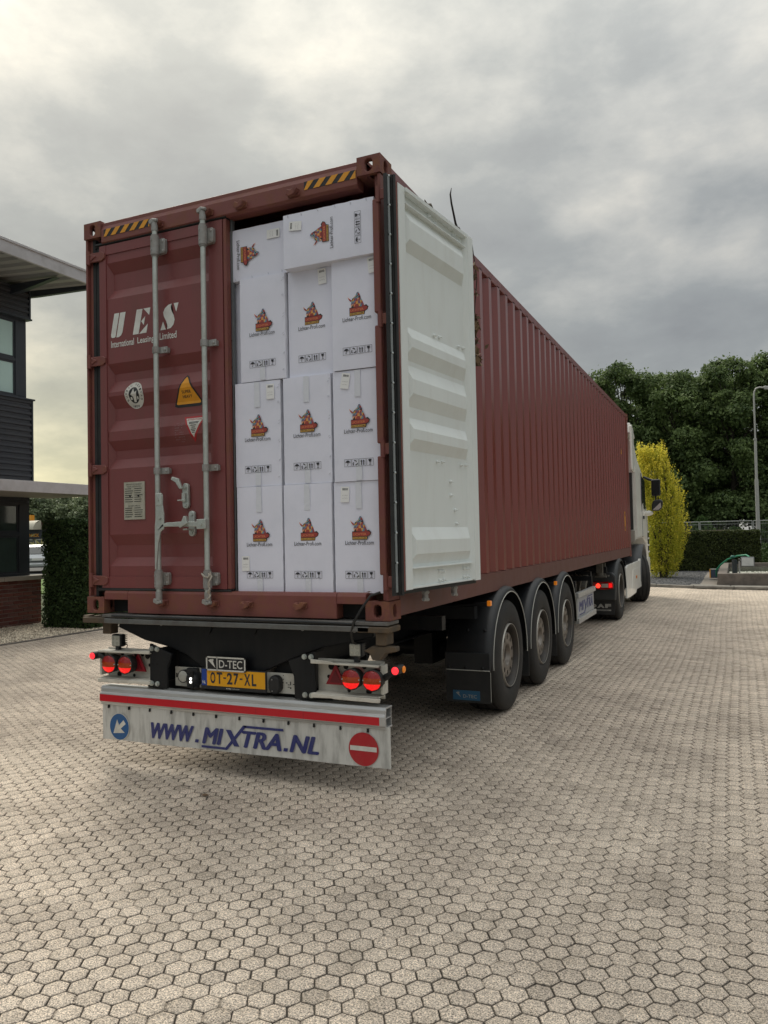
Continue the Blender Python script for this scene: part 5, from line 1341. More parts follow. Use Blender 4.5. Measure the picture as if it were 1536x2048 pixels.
for s in (-1, 1):
    m = MB(); vs = []; rows = [(.60, .0), (1.20, 0), (1.245, -.01), (1.262, -.04)]
    for k in range(22):
        a = R(18)+R(155)*k/21
        for x, d in rows: vs.append((s*x, 10.25-(.66+d)*math.cos(a), .44+(.66+d)*math.sin(a)))
    m.smooth = True; m.add(vs, [(4*k+j, 4*k+j+1, 4*k+j+5, 4*k+j+4) for k in range(21) for j in range(3)]); g_ = m.build('mudguard', GGREY, tk); thick(g_, .008)
    m = MB(); m.prism([(s*.60, .40), (s*1.245, .40), (s*1.255, .60), (s*1.25, .82), (s*1.20, .88), (s*.60, .88)], 9.50, 9.62, 'y'); b_ = m.build('rear_guard_panel', GGREY, g_, bevel=.02, seg=2)
    m = MB(); m.prism([(s*.60, .15), (s*1.215, .15), (s*1.235, .42), (s*.60, .42)], 9.56, 9.575, 'y'); f_ = m.build('mud_flap', RUBBER, tk)
    # tail light cluster
    m = MB(); m.prism([(s*.86, .62), (s*.88, .72), (s*1.20, .725), (s*1.225, .68), (s*1.215, .60), (s*1.0, .585)], 9.468, 9.502, 'y'); tl_ = m.build('tail_light', REDL, tk, bevel=.008)
    for x0, x1, mt in ((.97, 1.03, bpy.data.materials.new('x')),): pass
    q = MB(); q.cyl((s*.965, 9.460, .655), (s*.965, 9.470, .655), .038, 16); q.build('lit_lamp', mat('red_lit_strong', (.9, .02, .01), .3, emit=(1, .04, .02), es=1.3), tl_)
    q = MB(); q.box(min(s*1.02, s*1.135), max(s*1.02, s*1.135), 9.460, 9.470, .625, .69); q.build('clear_lamp', mat('lamp_clear', (.55, .45, .42), .25), tl_, bevel=.004)
    q = MB(); q.prism([(s*1.145, .62), (s*1.145, .70), (s*1.20, .70), (s*1.205, .63)], 9.460, 9.470, 'y'); q.build('lit_lamp', REDLIT, tl_)
    if s > 0:
        q = MB(); f2 = lambda a, b: (a, 9.5585, b)
        for ch, a, b_ in (('D', .80, .915), ('A', .925, 1.05), ('F', 1.06, 1.16)): text(q, ch, f2, a, b_, .265, .335, .06)
        q.box(.88, 1.16, 9.556, 9.559, .215, .238); q.build('maker_lettering', mat('pale_letters', (.40, .39, .36), .6), f_)
        q = MB(); text(q, 'EINDHOVEN', lambda a, b: (a, 9.5550, b), .90, 1.12, .219, .234, .03); q.build('small_lettering', INKB, f_)

# ------------------------------------------------------------------ left office building
XB = -9.5
bl = thing('office_building', 'dark grey metal clad office building with brick plinth, flat canopy and overhanging roof', 'building', (-12, 4, 0))
m = MB(); m.box(-16, XB-.012, -6, 6.985, -.05, .878); pl_ = m.build('brick_plinth', MORT, bl)
cp = .0765; bw = .222
bms = []
for i in range(10):
    m = MB(); q = .0; e = lambda: random.uniform(-.0015, .0015)
    m.box(-.05, .0+e(), .005, bw-.011+e(), .003, cp-.012+e()); bms.append(m.mesh('brick', BRICKS[i % 4]))
cnt = 0
for r_ in range(12):
    z = -.03+r_*cp; y = 6.995-(bw/2 if r_ % 2 else 0)
    if r_ % 2: 
        m = MB(); m.box(-.05, .0, .005, bw/2-.011, .003, cp-.012); o = m.build('brick', BRICKS[r_ % 4], pl_); o.location = (XB+.001, 6.995-bw/2, z); o.location -= Vector((0, 0, 0))
        cnt += 1
    while y > 2.2:
        y -= bw
        o = bpy.data.objects.new('brick', random.choice(bms)); COL.objects.link(o); o.parent = pl_; o.location = (XB+random.uniform(-.002, .002), y, z); cnt += 1
print('bricks', cnt)
m = MB(); m.box(-9.75, -9.40, 6.05, 7.14, .882, .965); m.box(-9.75, -9.40, 4.9, 6.044, .882, .965); m.box(-9.75, -9.40, -6, 4.894, .882, .965); m.build('window_sill', SILL, bl, bevel=.006)
# inner room
m = MB(); m.box(-16, -9.72, -6, 6.70, 2.36, 2.82); m.box(-16, -15.9, -6, 6.7, .9, 6.6); m.box(-16, -9.7, -6, 6.7, 6.05, 6.10); m.box(-15.9, -9.72, -6, 6.7, 4.2, 4.45); m.build('floor_slabs', mat('inner_plaster', (.30, .30, .28), .8), bl)
m = MB(); m.box(-16, -9.72, 6.60, 6.74, .97, 6.6); m.build('end_wall', CLAD, bl)
def facade_window(z0, z1, zm, X, ys, yend, gmat):
    fr = MB(); prev = None
    fr.box(X-.10, X, ys[-1], yend, z0-.06, z0); fr.box(X-.10, X, ys[-1], yend, z1, z1+.06)
    fr.box(X-.10, X, ys[0], yend, z0, z1)
    for a in ys[1:]: fr.box(X-.10, X, a-.05, a+.05, z0, z1)
    for i in range(len(ys)-1): fr.box(X-.08, X-.004, ys[i+1]+.05, ys[i], zm-.035, zm+.035)
    f_ = fr.build('window_frame', FRAME, bl, bevel=.004)
    for i in range(len(ys)-1):
        for a, b_ in ((z0, zm-.035), (zm+.035, z1)):
            g_ = MB(); g_.box(X-.05, X-.035, ys[i+1]+.05, ys[i], a, b_); g_.build('pane', gmat, f_)
            # slim sash
            q = MB(); y0_, y1_ = ys[i+1]+.05, ys[i]
            for c_ in ((y0_, y1_, a, a+.035), (y0_, y1_, b_-.035, b_), (y0_, y0_+.035, a+.035, b_-.035), (y1_-.035, y1_, a+.035, b_-.035)): q.box(X-.055, X-.02, *c_)
            q.build('sash', FRAME, f_)
GL1 = mat('office_glass', (.50, .74, .70), .08, spec=1.0, var=.12, vscale=.8); GL2 = mat('office_glass_low', (.05, .075, .075), .05, spec=1.0, var=.5, vscale=1.5)  # GL1's pale teal puts the sky light seen through the panes into the colour
facade_window(1.02, 2.36, 1.78, -9.60, [6.56, 5.30, 4.0, 2.8], 6.80, GL2)
facade_window(4.50, 5.97, 5.20, -9.58, [6.48, 5.22, 4.0, 2.8], 6.73, GL1)
m = MB(); m.box(-9.70, -9.55, -6, 6.76, 2.42, 2.50); m.build('lintel', FRAME, bl)
# corrugated cladding bands
def cladding(z0, z1, X, y1):
    m = MB(); n = int((z1-z0)/.112); vs = []; prof_ = []
    for i in range(n):
        z = z0+i*.112; prof_ += [(0, z), (0, z+.040), (-.028, z+.056), (-.028, z+.096)]
    prof_.append((0, z0+n*.112))
    if z0+n*.112 < z1: prof_.append((0, z1))
    k = len(prof_); vs = [(X+d, y, z) for y in (-6, y1) for d, z in prof_]+[(X-.12, y1, z) for d, z in prof_]
    m.add(vs, [(i, i+1, k+i+1, k+i) for i in range(k-1)]+[(k+i, k+i+1, 2*k+i+1, 2*k+i) for i in range(k-1)])
    m.build('cladding', CLAD, bl)
cladding(2.80, 4.42, -9.48, 6.76); cladding(6.05, 6.62, -9.48, 6.72)
for q in ((6.765, 6.80, 2.79, 4.42), (6.725, 6.76, 6.05, 6.62)):
    m = MB(); m.box(-9.62, -9.474, *q); m.build('corner_trim', FRAME, bl)
m = MB(); m.box(-9.62, -9.44, -6, 6.82, 4.42, 4.45); m.box(-9.62, -9.46, -6, 6.78, 6.02, 6.05); m.build('flashing', FRAME, bl)
# canopy
m = MB(); m.box(-9.6, -8.06, -6, 7.28, 2.62, 2.66); m.box(-8.06, -8.0, -6, 7.30, 2.49, 2.685)
cn = m.build('canopy', FASC, bl, bevel=.004)
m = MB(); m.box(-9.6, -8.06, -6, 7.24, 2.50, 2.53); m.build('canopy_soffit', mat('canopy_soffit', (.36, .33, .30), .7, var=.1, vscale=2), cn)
m = MB(); m.box(-9.6, -8.08, 7.245, 7.28, 2.50, 2.62); m.build('canopy_end', FRAME, cn)
# overhanging roof
m = MB(); vs = []; k = 0; y = -6; ys_ = []
while y < 7.05: ys_ += [(y, 0), (y+.10, 0), (y+.14, .05), (y+.26, .05)]; y += .30
for y_, d in ys_:
    vs += [(-8.04, y_, 6.60+d), (-9.6, y_, 6.72+d), (-16, y_, 7.1+d)]
n = len(ys_); m.add(vs, [(3*i+j, 3*i+j+1, 3*i+j+4, 3*i+j+3) for i in range(n-1) for j in range(2)])
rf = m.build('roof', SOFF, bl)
m = MB(); m.box(-8.04, -7.99, -6, 7.12, 6.545, 6.78); m.box(-8.06, -7.97, -6, 7.13, 6.755, 6.80); m.build('roof_fascia', FASC, rf, bevel=.004)
m = MB(); m.prism([(-8.04, 6.54), (-8.04, 6.66), (-16, 7.22), (-16, 7.02), (-9.6, 6.60)], 7.02, 7.10, 'y'); m.build('roof_verge', FRAME, rf)
for y in (6.35, 4.9, 3.4, 1.9, .4):
    m = MB(); m.prism([(-8.30, 6.585), (-9.55, 6.62), (-9.55, 6.44), (-9.2, 6.46)], y-.05, y+.05, 'y'); m.build('rafter', FRAME, rf)

# ------------------------------------------------------------------ greenery
def shell_points(x0, x1, y0, y1, z0, z1, n, jit=.03, faces='fblrt'):
    A = {'f': (x1-x0)*(z1-z0), 'b': (x1-x0)*(z1-z0), 'l': (y1-y0)*(z1-z0), 'r': (y1-y0)*(z1-z0), 't': (x1-x0)*(y1-y0)}
    tot = sum(A[c] for c in faces); out = []; nr = []
    for c in faces:
        k = int(n*A[c]/tot); a, b = RNG.random(k), RNG.random(k)
        if c == 'f': p = np.stack([x0+a*(x1-x0), np.full(k, y0), z0+b*(z1-z0)], 1); nn_ = (0, -1, 0)
        if c == 'b': p = np.stack([x0+a*(x1-x0), np.full(k, y1), z0+b*(z1-z0)], 1); nn_ = (0, 1, 0)
        if c == 'l': p = np.stack([np.full(k, x0), y0+a*(y1-y0), z0+b*(z1-z0)], 1); nn_ = (-1, 0, 0)
        if c == 'r': p = np.stack([np.full(k, x1), y0+a*(y1-y0), z0+b*(z1-z0)], 1); nn_ = (1, 0, 0)
        if c == 't': p = np.stack([x0+a*(x1-x0), y0+b*(y1-y0), np.full(k, z1)], 1); nn_ = (0, 0, 1)
        out.append(p); nr.append(np.tile(np.array(nn_, float), (k, 1)))
    P = np.concatenate(out); Nn = np.concatenate(nr)
    # billowing surface
    w = np.sin(P[:, 0]*5+P[:, 2]*3.1)*np.sin(P[:, 2]*6.3+P[:, 1]*4)+.6*np.sin(P[:, 0]*13+2*P[:, 2]*7)
    P = P+Nn*(jit*w[:, None]*.6)+RNG.normal(size=P.shape)*jit*.5
    return P, Nn
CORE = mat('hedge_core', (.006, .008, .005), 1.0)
hg = thing('clipped_hedge', 'tall clipped dark green hedge beside the brick plinth of the office', 'hedge', (-8.1, 6.9, 0))
hx0, hx1, hy0, hy1, hz = -8.74, -7.62, 6.36, 7.9, 1.99
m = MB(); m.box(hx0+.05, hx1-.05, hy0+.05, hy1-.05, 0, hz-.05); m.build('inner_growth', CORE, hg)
Pn, Nn = shell_points(hx0, hx1, hy0, hy1, .02, hz, 42000, .035)
o = leafmesh('foliage', Pn, .026, LHEDGE, hg, nrm=Nn, spread=.8, aspect=2.0)
hr = thing('long_hedge', 'long low clipped hedge behind the fountain basin and dark gravel', 'hedge', (2.4, 27, 0))
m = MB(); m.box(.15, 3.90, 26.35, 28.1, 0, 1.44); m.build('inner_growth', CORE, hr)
Pn, Nn = shell_points(.1, 3.95, 26.3, 28.2, .08, 1.50, 42000, .03)
leafmesh('foliage', Pn, .034, LHEDGER, hr, nrm=Nn, spread=.7, aspect=1.8)
m = MB(); m.box(.1, 3.0, 26.6, 28.0, 1.47, 1.55); m.build('bare_top', mat('bare_twigs', (.20, .165, .12), .9, var=.4, vscale=30, bump=.5), hr)
# shrub at the right edge
bs = thing('leafy_shrub', 'bright green leafy shrub at the right end of the long hedge', 'shrub', (5.0, 29.5, 0))
th = RNG.random(9000)*2*PI; ph = np.arccos(RNG.uniform(-.2, 1, 9000)); rr = .85+.25*RNG.random(9000)+.12*np.sin(th*5)*np.sin(ph*6)
Pn = np.stack([5.0+1.05*rr*np.sin(ph)*np.cos(th), 29.5+.9*rr*np.sin(ph)*np.sin(th), .15+.95*rr*np.cos(ph)], 1)
leafmesh('foliage', Pn, .05, LBUSH, bs); m = MB(); m.sphere((5.0, 29.5, .25), .8, 12, (1, .9, .8)); m.build('inner_growth', CORE, bs)

# golden yew: upright shoots around several leaders
yw = thing('golden_yew', 'tall golden yellow yew standing beside the lorry cab', 'tree', (1.02, 22.2, 0))
m = MB()
for k in range(7):
    a = k*2*PI/7; m.tube([(1.02+.05*math.cos(a), 22.2+.05*math.sin(a), 0), (1.02+.25*math.cos(a), 22.2+.25*math.sin(a), 1.2), (1.02+.30*math.cos(a), 22.2+.3*math.sin(a), 2.8), (.98+.22*math.cos(a), 22.2+.2*math.sin(a), 3.8)], [.06, .045, .03, .01], 6)
m.build('trunk', BARK, yw)
pts = []; tones = []; nrm_ = []
for k in range(2100):
    h = random.random()**.85*4.05+.05
    t_ = h/4.2
    wr = .64*min(1, (.60+1.2*t_))*(1 if t_ < .62 else max(.30, 1-(t_-.62)*1.35))
    a = random.random()*2*PI; r0_ = wr*(random.random()**.35)
    cxx = 1.02+.10*math.sin(h*1.3)-(.0 if t_ < .6 else (t_-.6)*.5)
    bx, by = cxx+r0_*math.cos(a), 22.2+r0_*math.sin(a)
    ln = random.uniform(.14, .42)*(1.2 if r0_ > .8*wr else 1); lean = random.uniform(.1, .75) if random.random() < .8 else 1.2
    dx2, dy2, dz2 = math.cos(a)*lean*.55, math.sin(a)*lean*.55, 1.0
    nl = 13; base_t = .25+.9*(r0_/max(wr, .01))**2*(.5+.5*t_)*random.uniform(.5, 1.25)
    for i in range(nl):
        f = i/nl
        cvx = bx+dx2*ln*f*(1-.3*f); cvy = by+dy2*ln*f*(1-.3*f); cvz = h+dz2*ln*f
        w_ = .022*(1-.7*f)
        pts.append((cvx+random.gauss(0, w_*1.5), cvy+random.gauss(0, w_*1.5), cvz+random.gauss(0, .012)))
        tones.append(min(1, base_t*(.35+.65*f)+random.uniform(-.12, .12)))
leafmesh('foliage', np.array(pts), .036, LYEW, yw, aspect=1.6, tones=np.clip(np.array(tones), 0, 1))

# broadleaf trees: cloud-like clumps of leaves on limbs
def crown_mesh(name, H, Wd, n, seed, leaf=.26, matl=LTREE, low=.12, dens=.55):
    rg = np.random.default_rng(seed); cl_ = []
    ncl = 100
    while len(cl_) < ncl:
        z = rg.uniform(low, 1.0); a = rg.uniform(0, 2*PI)
        pr = math.sqrt(max(.05, 1-((z-.52)/.52)**2)) if z > .52 else (.72+.28*(z-low)/(.52-low))
        r_ = Wd*pr*(rg.random()**.5)*.88
        cl_.append((r_*math.cos(a), r_*math.sin(a), z*H*.93, rg.uniform(.12, .22)*Wd*1.2))
    cl_ = np.array(cl_); idx = rg.integers(0, ncl, n); c = cl_[idx]
    d = rg.normal(size=(n, 3)); d /= np.linalg.norm(d, axis=1)[:, None]; d[:, 2] = np.where(rg.random(n) < .6, np.abs(d[:, 2]), d[:, 2])
    rad = c[:, 3]*(.55+.5*rg.random(n)**.5)
    wob_ = 1+.25*np.sin(d[:, 0]*7+idx)*np.sin(d[:, 1]*6+idx*2)
    P_ = c[:, :3]+d*(rad*wob_)[:, None]*np.array([1, 1, .72])
    # straggling sprays outside
    k = int(n*.05); P_[:k] += d[:k]*rg.random((k, 1))*Wd*.12
    up_ = np.clip(.5+.5*d[:, 2]*.6+.0*rg.random(n)+rg.normal(size=n)*.18, 0, 1)*.0+rg.random(n)
    nr_ = d*.7+np.array([0, 0, .5])
    me_o = leafmesh(name, P_, leaf, matl, None, nrm=nr_, spread=.55, aspect=1.4, tones=np.clip(.3*rg.random(ncl)[idx]+.7*rg.random(n), 0, 1))
    me = me_o.data; bpy.data.objects.remove(me_o)
    return me, cl_
def trunk_mesh(H, Wd, cl_, rbase=.3):
    m = MB(); m.tube([(0, 0, -.2), (.05, .02, H*.25), (-.05, .0, H*.5), (0, .05, H*.8)], [rbase, rbase*.75, rbase*.5, .05], 10)
    for c in cl_[::3]:
        z0 = min(c[2]*.55+.1*H, H*.7); m.tube([(0, 0, z0), (c[0]*.5, c[1]*.5, (z0+c[2])/2+.2), (c[0], c[1], c[2])], [rbase*.35, rbase*.2, .03], 5)
    return m.mesh('trunk', BARK)
kinds = []
for sd2, H, Wd in ((11, 15, 4.6), (23, 14, 5.0), (37, 16, 4.4)):
    me, cl_ = crown_mesh('crown', H, Wd, 42000, sd2, leaf=.17); kinds.append((me, trunk_mesh(H, Wd, cl_)))
TL = [(-9.0, 72, 0, .98, 'leftmost tall tree showing over the container roof'), (-5.3, 66, 2, .965, 'tall pointed tree just right of the container roof line'), (-.8, 67, 1, 1.0, 'broad dark tree behind the golden yew'),
      (3.2, 65, 0, .95, 'dark tree left of the lamp post above the fence'), (6.4, 66, 2, .93, 'highest tree behind the lamp post'), (10.6, 69, 1, 1.05, 'dark tree at the right edge of the photograph'),
      (-3.0, 76, 1, 1.08, 'tree filling the gap behind the pointed tree'), (1.8, 78, 2, 1.0, 'rear tree between the broad tree and the lamp post'), (8.2, 79, 0, 1.06, 'rear tree at the far right behind the others'), (-13.5, 78, 2, .9, 'low tree hidden mostly by the container')]
for x, y, kd, sc, lab in TL:
    t_ = thing('broadleaf_tree', lab, 'tree', (x, y, 0), world=False, group='tall dark trees behind the fence', rz=random.random()*6.28)
    t_.scale = (sc, sc, sc*1.125)
    sub(kinds[kd][0], t_); sub(kinds[kd][1], t_)
# undergrowth in front of the wood
Pn = np.stack([RNG.uniform(-6, 12, 24000), RNG.uniform(60.5, 63, 24000), RNG.random(24000)**1.2*2.6+.05], 1)
Pn[:, 2] *= .65+.35*np.sin(Pn[:, 0]*1.9)*np.sin(Pn[:, 0]*.7+1)
o = leafmesh('undergrowth', Pn, .16, LBUSH, None, kind='stuff'); o['label'] = 'low green undergrowth along the foot of the dark trees'; o['category'] = 'undergrowth'
n = 60000; cx_w = RNG.uniform(0, 1, 26); Pn = []  # unseen wood continuing off frame, added to darken what the container side reflects
for k in range(26):
    bx_ = 13.5+cx_w[k]*45; by_ = 72-cx_w[k]*18+RNG.uniform(-3, 3); q_ = RNG.normal(size=(n//26, 3)); q_ /= np.linalg.norm(q_, axis=1)[:, None]
    Pn.append(q_*np.array([4.2, 4.2, 5.5])*(.75+.3*RNG.random((n//26, 1)))+np.array([bx_, by_, RNG.uniform(6, 10)]))
o = leafmesh('unseen_wood', np.concatenate(Pn), .5, LTREE, None, kind='stuff'); o['label'] = 'wood continuing past the right edge behind the wire fence'; o['category'] = 'wood'
# far left trees
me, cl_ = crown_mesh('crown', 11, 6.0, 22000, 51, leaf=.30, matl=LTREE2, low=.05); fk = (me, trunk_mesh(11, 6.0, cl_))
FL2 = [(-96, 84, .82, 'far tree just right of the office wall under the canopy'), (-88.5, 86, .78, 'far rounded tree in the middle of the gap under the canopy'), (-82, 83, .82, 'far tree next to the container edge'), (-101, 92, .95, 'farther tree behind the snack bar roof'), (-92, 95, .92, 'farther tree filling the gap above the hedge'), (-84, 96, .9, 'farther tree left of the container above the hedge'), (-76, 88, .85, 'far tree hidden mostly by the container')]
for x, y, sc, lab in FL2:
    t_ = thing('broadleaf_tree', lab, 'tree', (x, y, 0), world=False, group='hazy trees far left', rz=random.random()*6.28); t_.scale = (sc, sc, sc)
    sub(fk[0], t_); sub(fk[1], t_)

# ------------------------------------------------------------------ fountain basin and its gear
fb = thing('fountain_basin', 'low rectangular dark concrete fountain basin behind the kerb at the right', 'basin', (5.5, 21.5, .1))
m = MB(); m.box(2.69, 5.2, 18.45, 18.69, .05, .39); m.build('basin_wall', CONC, fb, bevel=.01)
m = MB(); m.box(5.204, 9.0, 18.45, 18.69, .05, .39); m.build('basin_wall', CONC, fb, bevel=.01)
m = MB(); m.box(2.69, 2.93, 18.695, 25.7, .05, .39); m.build('basin_wall', CONC, fb, bevel=.01)
m = MB(); m.box(2.935, 9.0, 25.45, 25.7, .05, .39); m.build('basin_wall', CONC, fb, bevel=.01)
m = MB(); m.box(8.76, 9.0, 18.695, 25.445, .05, .39); m.build('basin_wall', CONC, fb, bevel=.01)
wm = mat('water_surface', (.10, .115, .09), .06, spec=.9, var=.6, vscale=5, bump=.7, bscale=7)
m = MB(); m.box(2.93, 8.76, 18.69, 25.45, .08, .27); o = m.build('water', wm, kind='structure')
n = 2600; px = RNG.uniform(2.97, 4.6, n); py = RNG.uniform(18.75, 21.5, n)
o = pebbles('basin_stones', np.stack([px, py, RNG.uniform(.255, .285, n)], 1), .035, mat('wet_stone', (.22, .22, .17), .3, tone=(.70, .70, .60))); o['label'] = 'pale wet stones breaking the water in the fountain basin'; o['category'] = 'stones'
pb = thing('floodlight', 'grey boxed floodlight on a short post in the fountain basin', 'lamp', (3.45, 19.2, .3))
m = MB(); m.box(3.28, 3.62, 19.3, 19.48, .54, .80); hb = m.build('housing', mat('flood_grey', (.16, .17, .18), .5), pb, bevel=.012)
m = MB(); m.box(3.302, 3.598, 19.285, 19.30, .562, .778); m.build('glass', mat('flood_glass', (.55, .57, .57), .2, var=.25, vscale=9), hb)
m = MB(); m.box(3.22, 3.26, 19.32, 19.38, .26, .76); m.box(3.22, 3.30, 19.32, 19.36, .70, .74); m.build('bracket', GALVD, pb)
pu = thing('garden_pump', 'dark green garden pump standing inside the fountain basin corner', 'pump', (3.12, 19.6, .3))
m = MB(); m.cyl((3.12, 19.6, .30), (3.12, 19.6, .72), .07, 12); m.box(3.05, 3.26, 19.56, 19.66, .60, .66); m.build('body', mat('pump_dark', (.03, .04, .045), .5), pu)
m = MB(); m.sphere((3.08, 19.6, .80), .065, 12, (1.1, 1, .7)); m.build('cap', mat('pump_green', (.01, .12, .09), .4), pu)
hs_ = MB(); hs_.tube([(2.62, 20.8, .20), (2.62, 20.6, .38), (2.75, 20.4, .55), (2.95, 20.1, .72), (3.2, 19.8, .82), (3.42, 19.6, .85), (3.50, 19.5, .80)], .024, 8)
tag(hs_.build('garden_hose', mat('hose_green', (.02, .26, .14), .4)), 'green garden hose arching from the plastic crate over the basin wall', 'hose')
cr = thing('plastic_crate', 'small dark blue crate with a yellow edge left of the basin', 'crate', (2.56, 21.0, .1))
m = MB(); m.box(2.44, 2.67, 20.9, 21.15, .13, .40); m.build('body', mat('crate_blue', (.04, .06, .10), .5), cr, bevel=.01)
m = MB(); m.box(2.425, 2.455, 20.885, 20.92, .13, .40); m.build('edge', YEL, cr); m = MB(); m.box(2.43, 2.68, 20.885, 20.895, .385, .41); m.build('rim', SWHITE, cr)
pth = MB(); pth.box(2.20, 2.69, 18.3, 25, .03, .062); pt_ = pth.build('slab_path', SAND, kind='structure')
y = 18.36
while y < 25:
    m = MB(); m.box(2.24+random.uniform(-.01, .01), 2.66, y, y+.48, .05, .080+random.uniform(-.003, .003)); m.build('slab', WOODP, pt_, bevel=.006); y += .5

# ------------------------------------------------------------------ lamp post, fence, far things
lp = thing('lamp_post', 'tall pale grey lamp post with a curved top behind the hedge', 'lamp post', (4.05, 31.5, 0))
LPM = mat('post_grey', (.42, .42, .40), .5, .2, var=.1, vscale=3)
m = MB(); m.tube([(4.05, 31.5, 0), (4.05, 31.5, 1.9)], [.085, .085], 14); m.tube([(4.05, 31.5, 1.9), (4.05, 31.5, 3.6)], .075, 14); m.tube([(4.05, 31.5, 3.6), (4.06, 31.5, 5.3)], .055, 12)
m.tube([(4.06, 31.5, 5.3), (4.06, 31.5, 7.0), (4.08, 31.5, 7.28), (4.15, 31.5, 7.42), (4.29, 31.5, 7.46), (4.47, 31.5, 7.42)], [.035]*6, 10)
for z in (1.9, 3.6, 5.3): m.tube([(4.05, 31.5, z-.03), (4.05, 31.5, z+.03)], .088 if z < 3 else .07, 12)
m.build('post', LPM, lp)
m = MB(); m.prism([(4.42, 7.45), (4.47, 7.50), (4.97, 7.38), (4.99, 7.30), (4.47, 7.34)], 31.42, 31.58, 'y'); m.build('lamp_head', LPM, lp, bevel=.02)
FENM = mat('fence_galv', (.42, .43, .42), .5, .3)
wires = None
for i in range(6):
    x0 = -6.2+i*3.52
    f_ = thing('fence_panel', ['wire fence panel hidden mostly behind the lorry', 'wire fence panel behind the golden yew', 'wire fence panel above the left of the long hedge', 'wire fence panel between the paired posts and the lamp post', 'wire fence panel right of the lamp post with a car behind it', 'wire fence panel past the right edge'][i], 'fence', (x0, 57, 0), world=False, group='temporary wire fence panels')
    if i == 0:
        parts = []
        for xa in (.02, 3.46):
            m = MB(); m.tube([(xa, 0, 0), (xa, 0, 2.14)], .03, 8); parts.append(m.mesh('post', FENM))
        for z in (.12, 2.12): m = MB(); m.tube([(.03, 0, z), (3.45, 0, z)], .027, 8); parts.append(m.mesh('rail', FENM))
        m = MB()
        for k in range(34): x = .10+k*.1; m.box(x-.003, x+.003, -.003, .003, .14, 2.10)
        for z in (.35, .8, 1.3, 1.92): m.box(.03, 3.45, -.004, .004, z-.004, z+.004)
        for z in (1.92,): m.box(.03, 3.45, -.012, .012, z-.012, z+.012)
        parts.append(m.mesh('wire_mesh', FENM))
    for p_ in parts:
        o = sub(p_, f_)
        if p_.name.startswith('wire'): o['kind'] = 'stuff'
def car(name, label, loc, rz, paint):
    c_ = thing(name, label, 'car', loc, world=False, rz=rz)
    m = MB(); W_ = .88
    side = [(-2.1, .30), (-2.13, .55), (-2.12, .80), (-2.02, .98), (-1.70, 1.40), (-1.45, 1.50), (.1, 1.50), (.35, 1.42), (1.05, .98), (1.95, .82), (2.12, .62), (2.12, .30)]
    secs = []
    for x, k in ((-W_, .0), (-W_+.02, .0), (W_-.02, 0), (W_, 0)): pass
    vs = []; n = len(side)
    for x, ins in ((-1, 0), (1, 0)):
        for y, z in side: w = W_-(.20*max(0, (z-.9)/.6)); vs.append((x*w, y, z))
    m.add(vs, [tuple(range(n)), tuple(range(n, 2*n))]+[(i, (i+1) % n, n+(i+1) % n, n+i) for i in range(n)])
    o = m.build('body', paint, c_, bevel=.06, seg=3)
    m = MB(); m.prism([(-.66, 1.03), (.66, 1.03), (.58, 1.40), (-.58, 1.40)], -.01, .01, 'y')
    v2 = [(x, y-1.99+(z-1.03)*.72-.02, z) for x, y, z in m.v]; m.v = v2; m.build('rear_window', mat('car_glass', (.03, .04, .045), .08, spec=.9), c_)
    for s in (-1, 1):
        m = MB(); m.prism([(-1.5, 1.02), (.75, 1.02), (.28, 1.38), (-1.35, 1.40)], s*.80-.02, s*.80+.02, 'x'); m.build('side_window', bpy.data.materials['car_glass'], c_)
        m = MB(); m.box(s*.73-.12, s*.73+.12, -2.16, -2.05, .78, .92); m.build('tail_light', REDL, c_, bevel=.02)
        for y in (-1.3, 1.3):
            m = MB(); m.rev([(-.10, .2), (-.10, .30), (-.07, .32), (.07, .32), (.10, .30), (.10, .18), (.08, .0)], (s*.80, y, .32), 'x', 24); m.build('wheel', TYRE, c_)
    m = MB(); m.box(-.28, .28, -2.165, -2.14, .68, .80); m.build('number_plate', mat('car_plate', (.7, .7, .66), .5), c_)
    m = MB(); m.box(-.86, .86, -2.19, -2.05, .34, .52); m.build('rear_bumper', paint, c_, bevel=.03)
    m = MB(); m.box(-.60, .60, -2.14, -2.10, .60, .64); m.build('trim_strip', PLAST, c_)
    return c_
SIL = mat('silver_paint', (.42, .44, .46), .3, .5, coat=.5); 
car('parked_car', 'silver hatchback parked between the office wall and the clipped hedge', (-31.9, 26.9, 0), R(46), SIL)
car('parked_car', 'pale blue grey car behind the wire fence at the right edge', (9.6, 66, 0), R(80), mat('blue_paint', (.25, .32, .38), .3, .4, coat=.5))
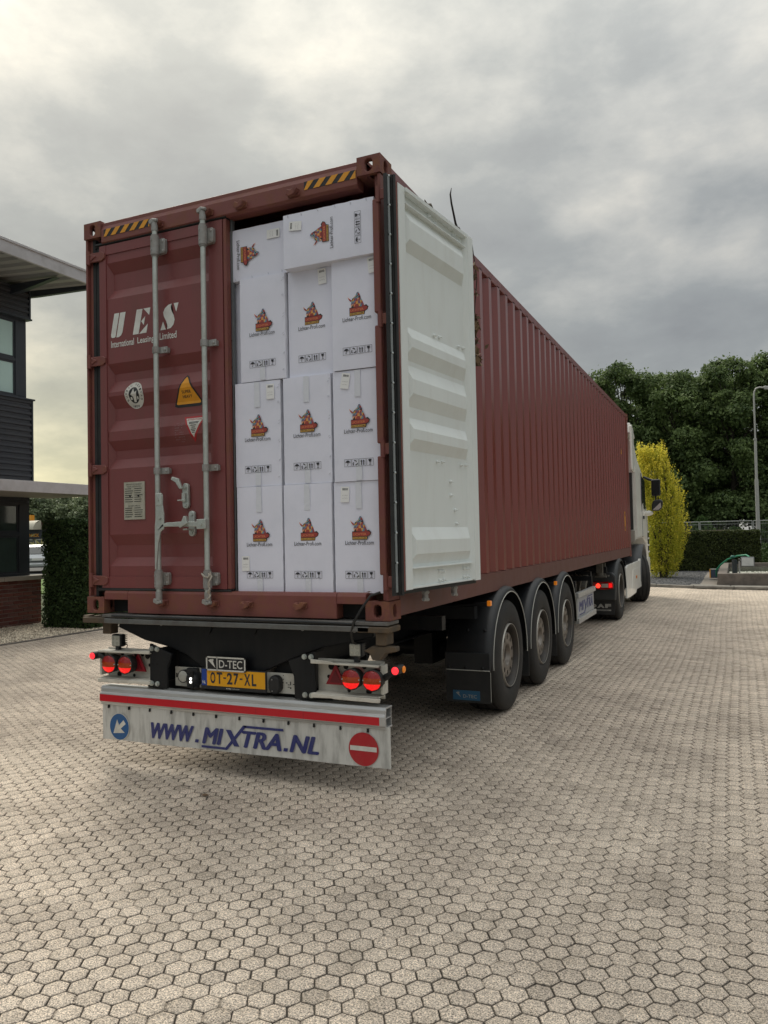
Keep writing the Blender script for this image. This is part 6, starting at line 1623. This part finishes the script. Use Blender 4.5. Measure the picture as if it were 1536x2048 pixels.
# snack bar
sn = thing('snack_bar', 'low brown snack bar with yellow letters, cream barrel awning and yellow roof box', 'building', (-54, 50, 0))
m = MB(); m.box(-62, -46.5, 45.6, 54, 0, 3.45); sb = m.build('wall', mat('snack_brown', (.13, .07, .055), .8, var=.15, vscale=2), sn)
m = MB(); m.box(-58, -50.2, 45.45, 45.6, 1.95, 2.75); sf = m.build('sign_fascia', mat('fascia_dark', (.03, .035, .045), .5), sn)
m = MB(); text(m, 'SNACK', lambda a, b: (a, 45.43, b), -54.1, -52.7, 2.14, 2.42, .05, .1); m.build('sign_lettering', YEL, sf)
m = MB(); vs = []
for k in range(13):
    a = PI*k/12/2
    vs += [(-58, 45.5-.9*math.cos(a)*.9+.0, 2.78+.80*math.sin(a)), (-52.55, 45.5-.9*math.cos(a)*.9, 2.78+.80*math.sin(a))]
m.smooth = True; m.add(vs, [(2*k, 2*k+1, 2*k+3, 2*k+2) for k in range(12)]); m.smooth = False
m.prism([(44.69, 2.78), (44.85, 3.25), (45.5, 3.58), (45.58, 2.78)], -52.60, -52.54, 'x')
m.build('awning', mat('awning_cream', (.55, .52, .42), .6), sn)
m = MB(); m.box(-58, -54.0, 45.7, 46.1, 3.46, 4.10); m.build('roof_box', YEL, sn)
for x in (-56, -54.6, -53.2, -51.8):
    m = MB(); m.box(x-.06, x+.06, 45.5, 45.6, .2, 1.95); m.box(x-.06, x+1.0, 45.5, 45.6, 1.86, 1.95); f_ = m.build('window_frame', SWHITE, sb); m = MB(); m.box(x+.06, x+1.3, 45.55, 45.58, .3, 1.86); m.build('pane', mat('snack_glass', (.05, .07, .06), .1), f_)
gp_ = MB(); Pn = np.stack([RNG.normal(-44.35, .3, 1800), RNG.normal(38, .3, 1800), np.abs(RNG.normal(.55, .4, 1800))], 1)
pg = thing('grass_tuft', 'pale ornamental grass in front of the snack bar door', 'plant', (-44.35, 38, 0)); leafmesh('foliage', Pn, .09, leafmat('pale_grass', (.16, .17, .07), (.45, .42, .2)), pg, aspect=6)
# single fallen leaf on the paving
lf = MB(); lf.add([(-.03, 0, .004), (-.01, .015, .012), (.025, .010, .006), (.035, -.004, .014), (.008, -.018, .005), (-.02, -.012, .010)], [(0, 1, 2), (0, 2, 5), (2, 3, 4), (2, 4, 5)])
o = tag(lf.build('fallen_leaf', LDRY), 'small curled brown leaf lying on the paving below the advert board', 'leaf'); o.location = (.087, -.348, 0)
lf = MB(); lf.add([(-.02, 0, .004), (-.005, .012, .010), (.02, .006, .004), (.004, -.01, .008)], [(0, 1, 2), (0, 2, 3)])
o = tag(lf.build('fallen_leaf', LDRY), 'tiny dry leaf caught on the door sill under the right carton', 'leaf'); o.location = (1.08, .006, 1.25)
